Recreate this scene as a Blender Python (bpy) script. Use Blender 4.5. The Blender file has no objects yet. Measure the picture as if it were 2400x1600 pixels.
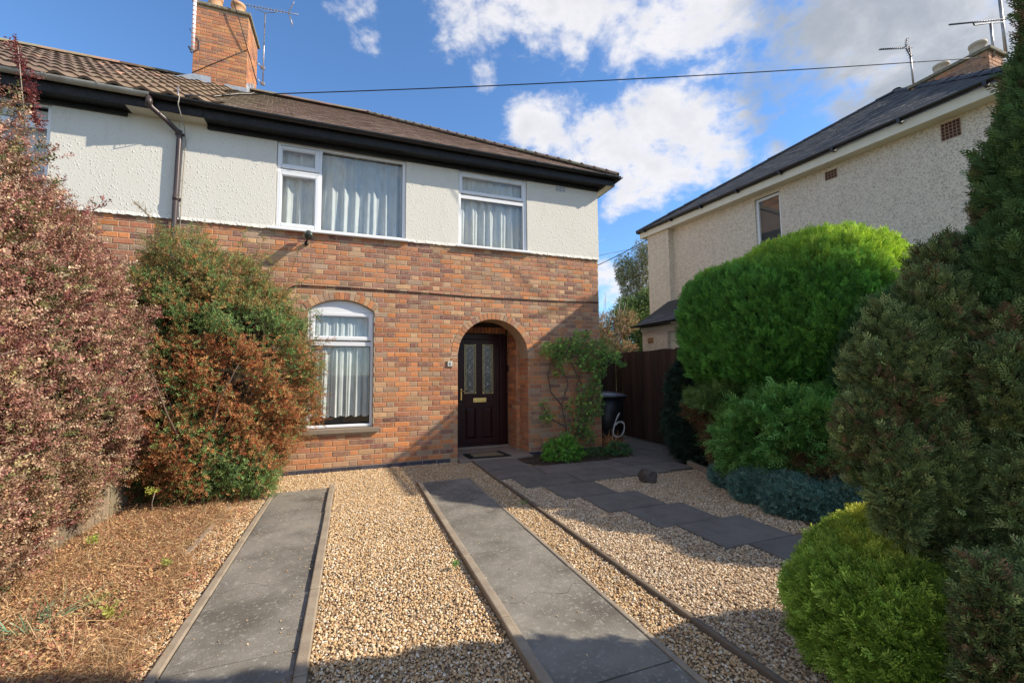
import bpy, bmesh, math, random
import numpy as np
from mathutils import Vector, Matrix, Euler

random.seed(7); rng = np.random.default_rng(7)
scn = bpy.context.scene
COL = scn.collection
R_ = math.radians

# ------------------------------------------------------------------ camera
CX, CY, FPX = 1200.0, 800.0, 1005.2035
CAMP = np.array([0.0, 0.0, 1.5])
_vx = np.array([3890 - CX, 848 - CY, FPX]); _vx /= np.linalg.norm(_vx)
_vy = np.array([823 - CX, 877 - CY, FPX]); _vy /= np.linalg.norm(_vy)
_vz = np.cross(_vx, _vy); _vz /= np.linalg.norm(_vz)
if _vz[1] > 0: _vz = -_vz
ROT = np.array([_vx, _vy, _vz])                      # world = ROT @ cam (x right, y down, z fwd)
cam_d = bpy.data.cameras.new("camera"); cam = bpy.data.objects.new("camera", cam_d); COL.objects.link(cam)
cam_d.sensor_width = 36; cam_d.lens = 36 * FPX / 2400; cam_d.clip_start = 0.05; cam_d.clip_end = 2000
cm = Matrix(((ROT[0][0], -ROT[0][1], -ROT[0][2], 0), (ROT[1][0], -ROT[1][1], -ROT[1][2], 0),
             (ROT[2][0], -ROT[2][1], -ROT[2][2], 1.5), (0, 0, 0, 1)))
cam.matrix_world = cm
scn.camera = cam

def ray(px, py): return ROT @ np.array([px - CX, py - CY, FPX])
def on(px, py, ax, val):
    r = ray(px, py); t = (val - CAMP[ax]) / r[ax]; return CAMP + t * r
def proj(P):
    c = ROT.T @ (np.array(P, float) - CAMP); return CX + FPX * c[0] / c[2], CY + FPX * c[1] / c[2]
def vdir(px, py):                                     # direction of a point of the sky (pixels of the 2352 wide view)
    r = ray(px * 2400 / 2352, py * 2400 / 2352); return r / np.linalg.norm(r)

# ------------------------------------------------------------------ light
AZ, EL = 66.5, 34.0                                   # sun: right of the facade normal, height
sund = Vector((-math.sin(R_(AZ)) * math.cos(R_(EL)), math.cos(R_(AZ)) * math.cos(R_(EL)), -math.sin(R_(EL))))
sl = bpy.data.lights.new("sun", 'SUN'); so = bpy.data.objects.new("sun", sl); COL.objects.link(so)
sl.energy = 2.85; sl.angle = R_(0.55); sl.color = (1.0, 0.90, 0.76)
so.rotation_euler = sund.to_track_quat('-Z', 'Y').to_euler(); so.location = (10, -4, 12)

world = bpy.data.worlds.new("World"); scn.world = world; world.use_nodes = True
def build_world():
    nt = world.node_tree; N = nt.nodes; L = nt.links; N.clear()
    out = N.new("ShaderNodeOutputWorld"); bg = N.new("ShaderNodeBackground"); bg.inputs[1].default_value = 0.15
    L.new(bg.outputs[0], out.inputs[0])
    sky = N.new("ShaderNodeTexSky"); sky.sky_type = 'NISHITA'; sky.sun_disc = False
    sky.sun_elevation = R_(EL); sky.sun_rotation = math.atan2(-sund.x, -sund.y)
    sky.air_density = 1.0; sky.dust_density = 0.0; sky.ozone_density = 4.0; sky.altitude = 0
    tc = N.new("ShaderNodeTexCoord")
    def math_(op, a, b=None, c=None, clamp=False):
        n = N.new("ShaderNodeMath"); n.operation = op; n.use_clamp = clamp
        for i, x in enumerate((a, b, c)):
            if x is None: continue
            if isinstance(x, (int, float)): n.inputs[i].default_value = x
            else: L.new(x, n.inputs[i])
        return n.outputs[0]
    def noise(scale, detail, rough, off=(0, 0, 0), dist=0.0):
        mp = N.new("ShaderNodeMapping"); mp.inputs[1].default_value = off; L.new(tc.outputs["Generated"], mp.inputs[0])
        mp.inputs[3].default_value = (1, 1, 1.5)
        n = N.new("ShaderNodeTexNoise"); n.inputs["Scale"].default_value = scale; n.inputs["Detail"].default_value = detail
        n.inputs["Roughness"].default_value = rough; n.inputs["Distortion"].default_value = dist
        L.new(mp.outputs[0], n.inputs["Vector"]); return n.outputs[0]
    def blob(d, s, w):
        n = N.new("ShaderNodeVectorMath"); n.operation = 'DOT_PRODUCT'; n.inputs[1].default_value = tuple(d)
        s = s * 1.06; L.new(tc.outputs["Generated"], n.inputs[0])
        e = math_('SUBTRACT', n.outputs["Value"], 1.0); e = math_('MULTIPLY', e, 1.0 / (s * s)); e = math_('EXPONENT', e)
        return math_('MULTIPLY', e, w)
    # (x, y) in the 2352 wide view, size in radians, weight
    blobs = [(1060, 10, .06, .9), (1150, -10, .07, 1.), (1230, 20, .07, 1.), (1150, 55, .05, .8), (1350, 0, .08, 1.), (1450, 30, .08, 1.), (1540, 60, .07, 1.), (1630, 30, .08, 1.1), (1700, 40, .06, 1.), (1600, 100, .04, .7), (1240, 75, .04, .75),
             (800, 0, .05, .55), (850, 25, .05, .6), (910, 35, .035, .5),
             (1215, 290, .045, .95), (1270, 310, .055, 1.), (1335, 300, .045, .9), (1400, 350, .07, 1.), (1480, 300, .07, 1.05), (1530, 240, .05, .95), (1560, 195, .025, .6), (1570, 310, .07, 1.05), (1640, 270, .04, .9), (1690, 250, .035, .7), (1740, 235, .03, .6), (1640, 350, .05, .95), (1500, 390, .06, 1.), (1430, 430, .05, .95), (1570, 400, .045, .9), (1380, 400, .04, .8),
             (1120, 165, .028, .62), (1770, 100, .02, .55), (1800, 345, .035, .8), (1840, 315, .03, .75), (1780, 365, .02, .6), (1890, 280, .02, .5),
             (1860, 130, .045, .85), (1830, 170, .03, .6), (1940, 90, .07, 1.1), (2000, 30, .10, 1.2), (2100, 80, .11, 1.3), (2200, 30, .12, 1.3), (2300, 80, .13, 1.3), (2050, 160, .07, 1.1), (1960, 190, .045, .8), (2150, 180, .08, 1.1), (1990, 230, .03, .7), (2300, 200, .1, 1.2),
             (1960, -60, .1, 1.), (2200, -150, .2, 1.2), (1400, 630, .06, .9), (1385, 555, .025, .55), (1460, 650, .06, .9), (1420, 590, .02, .4)]
    acc = None
    lst = [(vdir(x, y), s, w) for x, y, s, w in blobs]
    rr = random.Random(3)
    fwd = vdir(1176, 500)
    while len(lst) < len(blobs) + 58:                 # unseen clouds over the rest of the sky, more added to lift shade
        a = rr.uniform(0, 2 * math.pi); z = rr.uniform(0.08, 0.95); h = math.sqrt(1 - z * z)
        d = np.array([h * math.cos(a), h * math.sin(a), z])
        if d @ fwd > 0.35 or d @ np.array([-sund.x, -sund.y, -sund.z]) > 0.93: continue
        lst.append((d, rr.uniform(.06, .16), rr.uniform(.8, 1.1)))
    for d, s, w in lst:
        o = blob(d, s, w); acc = o if acc is None else math_('MAXIMUM', acc, o)
    acc = math_('MINIMUM', acc, 1.2)
    n1 = noise(5.5, 10, 0.62, (1.3, 0.2, 4.1), 0.3); n2 = noise(16, 8, 0.62, (5.3, 2.2, 0.1), 0.2)
    f = math_('ADD', acc, math_('MULTIPLY', math_('SUBTRACT', n1, 0.5), 2.0))
    f = math_('ADD', f, math_('MULTIPLY', math_('SUBTRACT', n2, 0.5), 1.1))
    mr = N.new("ShaderNodeMapRange"); mr.interpolation_type = 'SMOOTHSTEP'; L.new(f, mr.inputs[0])
    mr.inputs[1].default_value = 0.42; mr.inputs[2].default_value = 0.98
    g = None
    for x, y, s, w in [(2050, 70, .09, 1.1), (2180, 100, .12, 1.1), (2120, 180, .08, 1.0), (2330, 60, .15, 1.1), (2150, -150, .2, 1.2), (2350, 200, .12, 1.), (2040, 0, .07, .9)]:
        o = blob(vdir(x, y), s, w); g = o if g is None else math_('ADD', g, o)
    gm = N.new("ShaderNodeMapRange"); gm.interpolation_type = 'SMOOTHSTEP'
    L.new(math_('ADD', math_('MINIMUM', g, 1.2), math_('MULTIPLY', math_('SUBTRACT', n1, 0.5), 2.0)), gm.inputs[0])
    gm.inputs[1].default_value = 0.45; gm.inputs[2].default_value = 1.35
    # thicker parts turn a soft grey, broken by finer billows
    th = N.new("ShaderNodeMapRange"); L.new(math_('ADD', f, math_('MULTIPLY', math_('SUBTRACT', noise(9, 6, .6, (9.1, 3.3, 2.2)), .5), 1.6)), th.inputs[0]); th.inputs[1].default_value = 0.8; th.inputs[2].default_value = 1.6
    th.inputs[3].default_value = 0.0; th.inputs[4].default_value = 0.38
    gt = math_('MAXIMUM', gm.outputs[0], th.outputs[0])
    cr = N.new("ShaderNodeMix"); cr.data_type = 'RGBA'; L.new(gt, cr.inputs[0])
    cr.inputs[6].default_value = (2.6, 2.57, 2.66, 1); cr.inputs[7].default_value = (1.15, 1.27, 1.42, 1)
    tint = N.new("ShaderNodeMix"); tint.data_type = 'RGBA'; tint.blend_type = 'MULTIPLY'; tint.inputs[0].default_value = 1
    L.new(sky.outputs[0], tint.inputs[6]); tint.inputs[7].default_value = (.46, 0.57, 0.65, 1)
    mx = N.new("ShaderNodeMix"); mx.data_type = 'RGBA'; L.new(math_('MULTIPLY', mr.outputs[0], 0.96), mx.inputs[0])
    L.new(tint.outputs[2], mx.inputs[6]); L.new(cr.outputs[2], mx.inputs[7])
    L.new(mx.outputs[2], bg.inputs[0])
build_world()
world.cycles.sampling_method = 'MANUAL'; world.cycles.sample_map_resolution = 512
scn.view_settings.view_transform = 'Standard'; scn.view_settings.look = 'None'
scn.view_settings.exposure = 1.28; scn.view_settings.gamma = 1.0; scn.view_settings.use_curve_mapping = False
scn.render.engine = 'CYCLES'
scn.cycles.max_bounces = 8; scn.cycles.transparent_max_bounces = 12; scn.cycles.diffuse_bounces = 5

# ------------------------------------------------------------------ helpers
WL = {}                                               # world position of every parent's origin
def put(o, parent=None, world_pos=(0, 0, 0)):
    COL.objects.link(o) if o.name not in COL.objects else None
    if parent is not None:
        o.parent = parent; p = WL[parent.name]; o.location = Vector(world_pos) - p
    else: o.location = world_pos
    WL[o.name] = Vector(world_pos); return o
def tag(o, label=None, cat=None, group=None, kind=None):
    if label: o['label'] = label
    if cat: o['category'] = cat
    if group: o['group'] = group
    if kind: o['kind'] = kind
    return o
def thing(name, label, cat, loc=(0, 0, 0), group=None):
    o = bpy.data.objects.new(name, None); o.empty_display_size = .2; put(o, None, loc); return tag(o, label, cat, group)

class MB:
    def __init__(s): s.v = []; s.f = []; s.c = []; s.sm = []
    def add(s, vs, fs, col=(1, 1, 1), smooth=False):
        b = len(s.v); s.v.extend([tuple(float(t) for t in p) for p in vs]); s.c.extend([col] * len(vs))
        for f in fs: s.f.append(tuple(i + b for i in f)); s.sm.append(smooth)
    def box(s, x0, x1, y0, y1, z0, z1, col=(1, 1, 1)):
        s.add([(x0, y0, z0), (x1, y0, z0), (x1, y1, z0), (x0, y1, z0), (x0, y0, z1), (x1, y0, z1), (x1, y1, z1), (x0, y1, z1)],
              [(0, 3, 2, 1), (4, 5, 6, 7), (0, 1, 5, 4), (1, 2, 6, 5), (2, 3, 7, 6), (3, 0, 4, 7)], col)
    def cbox(s, x0, x1, y0, y1, z0, z1, b=.004, col=(1, 1, 1)):          # box with chamfered long edges
        bm = bmesh.new(); bmesh.ops.create_cube(bm, size=1)
        for v in bm.verts: v.co = Vector(((x0 + x1) / 2 + v.co.x * (x1 - x0), (y0 + y1) / 2 + v.co.y * (y1 - y0), (z0 + z1) / 2 + v.co.z * (z1 - z0)))
        bmesh.ops.bevel(bm, geom=bm.edges[:], offset=b, segments=2, affect='EDGES', profile=.5)
        bm.verts.index_update(); s.add([v.co[:] for v in bm.verts], [[v.index for v in f.verts] for f in bm.faces], col); bm.free()
    def tube(s, pts, r, n=8, col=(1, 1, 1), caps=True):
        pts = [Vector(p) for p in pts]; rs = r if hasattr(r, '__len__') else [r] * len(pts); rings = []
        up = None
        for i, p in enumerate(pts):
            d = (pts[min(i + 1, len(pts) - 1)] - pts[max(i - 1, 0)]).normalized()
            if up is None: up = Vector((0, 0, 1)) if abs(d.z) < .9 else Vector((1, 0, 0))
            a = d.cross(up).normalized(); b = a.cross(d).normalized(); up = b
            rings.append([p + (a * math.cos(t) + b * math.sin(t)) * rs[i] for t in [2 * math.pi * k / n for k in range(n)]])
        vs = [q for rg in rings for q in rg]; fs = []
        for i in range(len(pts) - 1):
            for k in range(n): fs.append((i * n + k, i * n + (k + 1) % n, (i + 1) * n + (k + 1) % n, (i + 1) * n + k))
        if caps: fs.append(tuple(range(n))[::-1]); fs.append(tuple((len(pts) - 1) * n + k for k in range(n)))
        s.add(vs, fs, col, True)
    def lathe(s, prof, cx, cy, n=24, col=(1, 1, 1)):
        vs = []; fs = []
        for (r, z) in prof:
            for k in range(n): t = 2 * math.pi * k / n; vs.append((cx + r * math.cos(t), cy + r * math.sin(t), z))
        for i in range(len(prof) - 1):
            for k in range(n): fs.append((i * n + k, i * n + (k + 1) % n, (i + 1) * n + (k + 1) % n, (i + 1) * n + k))
        s.add(vs, fs, col, True)
    def prism(s, poly, z0, z1, col=(1, 1, 1)):
        n = len(poly); vs = [(x, y, z0) for x, y in poly] + [(x, y, z1) for x, y in poly]
        s.add(vs, [tuple(range(n))[::-1], tuple(range(n, 2 * n))] + [(i, (i + 1) % n, n + (i + 1) % n, n + i) for i in range(n)], col)
    def extr_y(s, poly, y0, y1, col=(1, 1, 1)):       # polygon in x,z extruded along y
        n = len(poly); vs = [(x, y0, z) for x, z in poly] + [(x, y1, z) for x, z in poly]
        s.add(vs, [tuple(range(n)), tuple(range(n, 2 * n))[::-1]] + [(i, n + i, n + (i + 1) % n, (i + 1) % n) for i in range(n)], col)
    def mesh(s, name, mat):
        m = bpy.data.meshes.new(name); m.from_pydata(s.v, [], s.f)
        a = m.attributes.new("Col", 'FLOAT_COLOR', 'POINT')
        a.data.foreach_set("color", np.array([list(c) + [1] for c in s.c], dtype=np.float32).ravel())
        m.polygons.foreach_set("use_smooth", s.sm)
        for mm in (mat if isinstance(mat, (list, tuple)) else [mat]): m.materials.append(mm)
        m.update(); return m
    def build(s, name, mat, parent=None, label=None, cat=None, group=None, kind=None, loc=(0, 0, 0)):
        o = bpy.data.objects.new(name, s.mesh(name, mat)); put(o, parent, loc); return tag(o, label, cat, group, kind)

# ------------------------------------------------------------------ materials
def mat(name, col=(.5, .5, .5), rough=.7, metal=0., col2=None, nscale=6., namt=.5, bump=0., bscale=40., spec=.4,
        use_col=False, use_obj=False, detail=6., stain=None, stscale=1.5, stamt=.5, coat=0., aniso=None, bdist=.004, ramp=(.35, .7), ststep=(.45, .62), patch=None):
    m = bpy.data.materials.new(name); m.use_nodes = True; nt = m.node_tree; N = nt.nodes; L = nt.links
    b = N["Principled BSDF"]; b.inputs["Roughness"].default_value = rough; b.inputs["Metallic"].default_value = metal
    b.inputs["Specular IOR Level"].default_value = spec; b.inputs["Coat Weight"].default_value = coat
    geo = N.new("ShaderNodeNewGeometry"); vec = geo.outputs["Position"]
    if aniso:
        mp = N.new("ShaderNodeMapping"); mp.inputs[3].default_value = aniso; L.new(vec, mp.inputs[0]); vec = mp.outputs[0]
    rgb = N.new("ShaderNodeRGB"); rgb.outputs[0].default_value = (*col, 1); cur = rgb.outputs[0]
    def mix(a, bb, fac, bt='MIX'):
        n = N.new("ShaderNodeMix"); n.data_type = 'RGBA'; n.blend_type = bt
        for i, x in ((0, fac), (6, a), (7, bb)):
            if isinstance(x, (int, float)): n.inputs[i].default_value = x
            elif isinstance(x, tuple): n.inputs[i].default_value = (*x[:3], 1)
            else: L.new(x, n.inputs[i])
        return n.outputs[2]
    if use_col:
        a = N.new("ShaderNodeAttribute"); a.attribute_name = "Col"; cur = mix(cur, a.outputs["Color"], 1., 'MULTIPLY')
    if use_obj:
        a = N.new("ShaderNodeObjectInfo"); cur = mix(cur, a.outputs["Color"], 1., 'MULTIPLY')
    def nz(scale, det=6., rg=.6):
        n = N.new("ShaderNodeTexNoise"); n.inputs["Scale"].default_value = scale; n.inputs["Detail"].default_value = det
        n.inputs["Roughness"].default_value = rg; L.new(vec, n.inputs["Vector"]); return n.outputs[0]
    def rmp(x, lo, hi, a=0., c=1.):
        n = N.new("ShaderNodeMapRange"); L.new(x, n.inputs[0])
        for i, q in enumerate((lo, hi, a, c)): n.inputs[i + 1].default_value = q
        return n.outputs[0]
    if col2: cur = mix(cur, col2, rmp(nz(nscale, detail), ramp[0], ramp[1], 0, namt))
    else: cur = mix(cur, (0.35, 0.33, 0.3), rmp(nz(nscale, detail), .4, .75, 0, namt * .5), 'MULTIPLY')
    if stain: cur = mix(cur, stain, rmp(nz(stscale, 8., .7), ststep[0], ststep[1], 0, stamt))
    if patch: cur = mix(cur, patch[0], rmp(nz(patch[1], 5., .6), .42, .68, 0, patch[2]), 'MIX'); cur = mix(cur, (.55, .52, .48), rmp(nz(patch[1] * 2.3, 6., .65), .5, .72, 0, patch[2]), 'MULTIPLY')
    L.new(cur, b.inputs["Base Color"])
    if bump:
        bp = N.new("ShaderNodeBump"); bp.inputs["Strength"].default_value = bump; bp.inputs["Distance"].default_value = bdist
        L.new(nz(bscale, 4.), bp.inputs["Height"]); L.new(bp.outputs[0], b.inputs["Normal"])
    return m

M = {}
M['brick'] = mat('brick', (1, 1, 1), .88, use_col=True, use_obj=True, col2=(.30, .15, .10), nscale=16, namt=.40, bump=.6, bscale=90, spec=.2, detail=8, stain=(.56, .38, .24), stscale=22, stamt=.42, patch=((.52, .31, .18), 1.3, .42))
M['mortar'] = mat('mortar', (.44, .33, .215), .95, col2=(.56, .44, .31), nscale=8, namt=.5, bump=.8, bscale=150, spec=.1)
M['blue_brick'] = mat('engineering_brick', (.045, .045, .065), .6, use_obj=True, use_col=True, col2=(.12, .1, .1), nscale=14, namt=.5, bump=.4, bscale=60)
M['white'] = mat('white_upvc', (.80, .81, .82), .35, namt=.12, nscale=3, spec=.5)
M['cream'] = mat('cream_paint', (.70, .66, .52), .5, col2=(.5, .46, .36), nscale=7, namt=.3)
M['black'] = mat('black_paint', (.006, .006, .006), .42, col2=(.025, .024, .023), nscale=9, namt=.5, spec=.25, bump=.3, bscale=20, stain=(.12, .11, .10), stscale=35, stamt=.15)
M['black_plastic'] = mat('black_plastic', (.008, .008, .009), .36, col2=(.03, .03, .03), nscale=7, namt=.4, spec=.5)
M['bin'] = mat('bin_plastic', (.012, .012, .014), .42, col2=(.03, .03, .03), nscale=5, namt=.5, spec=.45, bump=.15, bscale=300)
M['brown_plastic'] = mat('brown_plastic', (.045, .03, .03), .38, col2=(.12, .09, .08), nscale=8, namt=.6, aniso=(1, 1, .2))
M['grey_gutter'] = mat('grey_gutter', (.42, .41, .36), .5, col2=(.20, .15, .11), nscale=6, namt=.7, aniso=(.6, 1, 1))
M['lead'] = mat('lead_flashing', (.36, .38, .40), .45, metal=.3, col2=(.62, .64, .66), nscale=9, namt=.6, bump=.5, bscale=14)
M['pot'] = mat('terracotta_pot', (.62, .33, .16), .8, col2=(.45, .3, .2), nscale=8, namt=.6)
M['pot_buff'] = mat('buff_pot', (.55, .45, .32), .8, col2=(.35, .3, .24), nscale=8, namt=.6)
M['mossy'] = mat('mossy_concrete', (.17, .15, .09), .95, col2=(.33, .29, .22), nscale=18, namt=.8, bump=1., bscale=30, bdist=.02)
M['tile'] = mat('roof_tile', (1, 1, 1), .85, use_col=True, use_obj=True, col2=(.20, .15, .105), nscale=12, namt=.5, bump=.5, bscale=120, stain=(.30, .25, .15), stscale=5, stamt=.35, spec=.25)
M['slate'] = mat('slate', (1, 1, 1), .75, use_col=True, use_obj=True, col2=(.09, .09, .09), nscale=8, namt=.5, bump=.3, bscale=60, spec=.25)
M['felt'] = mat('roof_base', (.05, .045, .04), .9)
M['concrete'] = mat('concrete_strip', (.135, .121, .099), .9, col2=(.24, .217, .178), nscale=2.2, namt=.75, detail=15, bump=1., bscale=120, stain=(.38, .36, .30), stscale=38, stamt=.75, spec=.3, ramp=(.40, .60), ststep=(.555, .62), patch=((.33, .30, .25), 1.4, .6))
M['slab'] = mat('paving_slab', (.15, .13, .11), .85, use_obj=True, col2=(.22, .19, .155), nscale=4, namt=.7, detail=12, bump=.8, bscale=140, stain=(.30, .27, .23), stscale=55, stamt=.55, ststep=(.56, .63), patch=((.24, .21, .18), 2.1, .5))
M['kerb'] = mat('concrete_edging', (.33, .26, .18), .9, col2=(.20, .16, .12), nscale=5, namt=.7, bump=.7, bscale=110, stain=(.42, .36, .27), stscale=9, stamt=.4)
M['timber'] = mat('timber_edging', (.20, .155, .11), .9, col2=(.12, .095, .07), nscale=10, namt=.7, bump=.6, bscale=70, aniso=(1, .15, 1))
M['step'] = mat('concrete_step', (.33, .25, .19), .85, col2=(.24, .18, .14), nscale=5, namt=.6, bump=.4, bscale=120)
M['soil'] = mat('soil', (.07, .05, .035), 1., col2=(.14, .10, .065), nscale=9, namt=.8, bump=1., bscale=60, bdist=.02)
M['earth'] = mat('ground', (.10, .085, .055), 1., col2=(.07, .09, .04), nscale=.6, namt=.7, bump=.6, bscale=20)
M['gravel_base'] = mat('gravel_bed', (.38, .27, .155), 1., col2=(.22, .15, .09), nscale=60, namt=.8, bump=1., bscale=80, bdist=.02)
M['door'] = mat('mahogany_door', (.024, .005, .006), .34, col2=(.045, .010, .010), nscale=5, namt=.7, spec=.3, aniso=(14, 14, 1))
M['brass'] = mat('brass', (.85, .62, .25), .25, metal=1., namt=.3)
M['brass_dull'] = mat('dull_brass_lead', (.62, .52, .24), .4, metal=.6, namt=.3)
M['steel'] = mat('galvanised_steel', (.42, .40, .38), .45, metal=.8, col2=(.25, .17, .12), nscale=12, namt=.6)
M['alu_dark'] = mat('weathered_aluminium', (.13, .12, .12), .5, metal=.5)
M['cable'] = mat('cable', (.012, .012, .014), .5)
M['cable_white'] = mat('pale_cable', (.36, .33, .28), .5)
M['mat_black'] = mat('rubber_mat', (.012, .012, .012), .8, bump=1., bscale=300)
M['coir'] = mat('coir', (.30, .22, .12), 1., col2=(.18, .13, .07), nscale=90, namt=.8, bump=1., bscale=400)
M['rock'] = mat('rock', (.085, .065, .055), .9, col2=(.20, .17, .15), nscale=7, namt=.7, bump=1., bscale=22, bdist=.02)
M['fence'] = mat('fence_board', (.062, .034, .022), .8, use_obj=True, col2=(.028, .016, .012), nscale=3, namt=.8, bump=.6, bscale=40, aniso=(9, 9, .6), stain=(.12, .065, .04), stscale=3, stamt=.4)
M['old_wood'] = mat('weathered_fence', (.26, .20, .13), .9, use_obj=True, col2=(.14, .11, .08), nscale=4, namt=.7, bump=.5, bscale=40, aniso=(9, 9, .6))
M['bark'] = mat('bark', (.12, .085, .06), .95, col2=(.2, .16, .12), nscale=12, namt=.6, bump=.8, bscale=40)
M['bark_pale'] = mat('pale_bark', (.38, .33, .26), .9, col2=(.22, .18, .14), nscale=9, namt=.6)
M['twig'] = mat('twig', (.16, .10, .07), .95)
M['core'] = mat('dark_core', (.035, .026, .016), 1., col2=(.06, .05, .025), nscale=12, namt=.8, bump=1., bscale=20, bdist=.05)  # solid core of the bushes; shade between leaves put into its colour
M['dark_room'] = mat('room_wall', (.10, .095, .09), .95)
M['letter'] = mat('dark_print', (.01, .01, .01), .5)
M['grey_metal'] = mat('grey_metal', (.10, .11, .10), .3, metal=.6)
M['plaque'] = mat('plaque_white', (.78, .76, .70), .4)
M['plaque_edge'] = mat('plaque_edge', (.35, .30, .22), .6)
M['vent_clay'] = mat('clay_vent', (.36, .21, .14), .8)
M['paint_white'] = mat('white_brush_paint', (.72, .72, .70), .6, namt=.6, nscale=60)

def render_mat(name, c1, c2, scale, strength, speck=None, dirt=(.45, .42, .36), voro=False, dist=.012, pimple=False):
    m = bpy.data.materials.new(name); m.use_nodes = True; nt = m.node_tree; N = nt.nodes; L = nt.links
    b = N["Principled BSDF"]; b.inputs["Roughness"].default_value = .93; b.inputs["Specular IOR Level"].default_value = .15
    geo = N.new("ShaderNodeNewGeometry")
    n = N.new("ShaderNodeTexNoise"); n.inputs["Scale"].default_value = scale; n.inputs["Detail"].default_value = 3; n.inputs["Roughness"].default_value = .55
    L.new(geo.outputs[0], n.inputs["Vector"])
    n2 = N.new("ShaderNodeTexNoise"); n2.inputs["Scale"].default_value = 1.4; n2.inputs["Detail"].default_value = 6; L.new(geo.outputs[0], n2.inputs["Vector"])
    mx = N.new("ShaderNodeMix"); mx.data_type = 'RGBA'; mx.inputs[6].default_value = (*c1, 1); mx.inputs[7].default_value = (*c2, 1); L.new(n2.outputs[0], mx.inputs[0])
    cur = mx.outputs[2]; h = n.outputs[0]
    mr = N.new("ShaderNodeMapRange"); mr.inputs[1].default_value = .5; mr.inputs[2].default_value = .72; L.new(n.outputs[0], mr.inputs[0]); h = mr.outputs[0]
    if pimple:
        v = N.new("ShaderNodeTexVoronoi"); v.inputs["Scale"].default_value = 34; L.new(geo.outputs[0], v.inputs["Vector"])
        q = N.new("ShaderNodeMapRange"); L.new(v.outputs["Distance"], q.inputs[0]); q.inputs[1].default_value = .12; q.inputs[2].default_value = .5; q.inputs[3].default_value = 1; q.inputs[4].default_value = 0
        pc = N.new("ShaderNodeMath"); pc.operation = 'MULTIPLY'; L.new(q.outputs[0], pc.inputs[0])
        k = N.new("ShaderNodeMapRange"); L.new(v.outputs["Color"], k.inputs[0]); k.inputs[1].default_value = .25; k.inputs[2].default_value = .8; L.new(k.outputs[0], pc.inputs[1]); h = pc.outputs[0]
    if speck:
        v = N.new("ShaderNodeTexVoronoi"); v.inputs["Scale"].default_value = speck[0]; L.new(geo.outputs[0], v.inputs["Vector"])
        r = N.new("ShaderNodeMapRange"); L.new(v.outputs["Color"], r.inputs[0]); r.inputs[1].default_value = .55; r.inputs[2].default_value = .8
        r.inputs[4].default_value = .75
        m3 = N.new("ShaderNodeMix"); m3.data_type = 'RGBA'; L.new(r.outputs[0], m3.inputs[0]); L.new(cur, m3.inputs[6]); m3.inputs[7].default_value = (*speck[1], 1); cur = m3.outputs[2]
        mm = N.new("ShaderNodeMath"); mm.operation = 'SUBTRACT'; mm.inputs[0].default_value = 1; L.new(v.outputs["Distance"], mm.inputs[1]); h = mm.outputs[0]
    n3 = N.new("ShaderNodeTexNoise"); n3.inputs["Scale"].default_value = 5; n3.inputs["Detail"].default_value = 8; n3.inputs["Roughness"].default_value = .75; mp3 = N.new("ShaderNodeMapping"); mp3.inputs[3].default_value = (1, 1, .16); L.new(geo.outputs[0], mp3.inputs[0]); L.new(mp3.outputs[0], n3.inputs["Vector"])
    r3 = N.new("ShaderNodeMapRange"); L.new(n3.outputs[0], r3.inputs[0]); r3.inputs[1].default_value = .55; r3.inputs[2].default_value = .75; r3.inputs[4].default_value = .35
    m4 = N.new("ShaderNodeMix"); m4.data_type = 'RGBA'; L.new(r3.outputs[0], m4.inputs[0]); L.new(cur, m4.inputs[6]); m4.inputs[7].default_value = (*dirt, 1)
    L.new(m4.outputs[2], b.inputs["Base Color"])
    bp = N.new("ShaderNodeBump"); bp.inputs["Strength"].default_value = strength; bp.inputs["Distance"].default_value = dist; L.new(h, bp.inputs["Height"]); L.new(bp.outputs[0], b.inputs["Normal"])
    return m
M['render'] = render_mat('roughcast_render', (.68, .645, .56), (.74, .715, .64), 42, .55, pimple=True)
M['pebbledash'] = render_mat('pebbledash', (.78, .70, .57), (.70, .62, .50), 60, .7, speck=(75, (.36, .27, .20)), dirt=(.35, .30, .24))

def glass_mat():
    m = bpy.data.materials.new('window_glass'); m.use_nodes = True; nt = m.node_tree; N = nt.nodes; L = nt.links; N.clear()
    out = N.new("ShaderNodeOutputMaterial"); tr = N.new("ShaderNodeBsdfTransparent"); tr.inputs[0].default_value = (.90, .93, .92, 1)
    gl = N.new("ShaderNodeBsdfGlossy"); gl.inputs["Roughness"].default_value = .01
    lw = N.new("ShaderNodeLayerWeight"); lw.inputs[0].default_value = .5; pw = N.new("ShaderNodeMath"); pw.operation = 'POWER'; pw.inputs[1].default_value = 4.5; L.new(lw.outputs["Facing"], pw.inputs[0])
    fr = N.new("ShaderNodeMath"); fr.operation = 'MULTIPLY_ADD'; fr.inputs[1].default_value = .85; fr.inputs[2].default_value = .09; L.new(pw.outputs[0], fr.inputs[0])
    mx = N.new("ShaderNodeMixShader"); L.new(fr.outputs[0], mx.inputs[0]); L.new(tr.outputs[0], mx.inputs[1]); L.new(gl.outputs[0], mx.inputs[2]); L.new(mx.outputs[0], out.inputs[0])
    return m
M['glass'] = glass_mat()
M['dark_glass'] = mat('obscure_glass', (.045, .05, .055), .12, col2=(.13, .135, .14), nscale=9, namt=.6, spec=1., bump=.35, bscale=25, bdist=.01)
M['clear_bevel'] = mat('bevelled_glass', (.35, .40, .43), .08, spec=1.)

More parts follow.
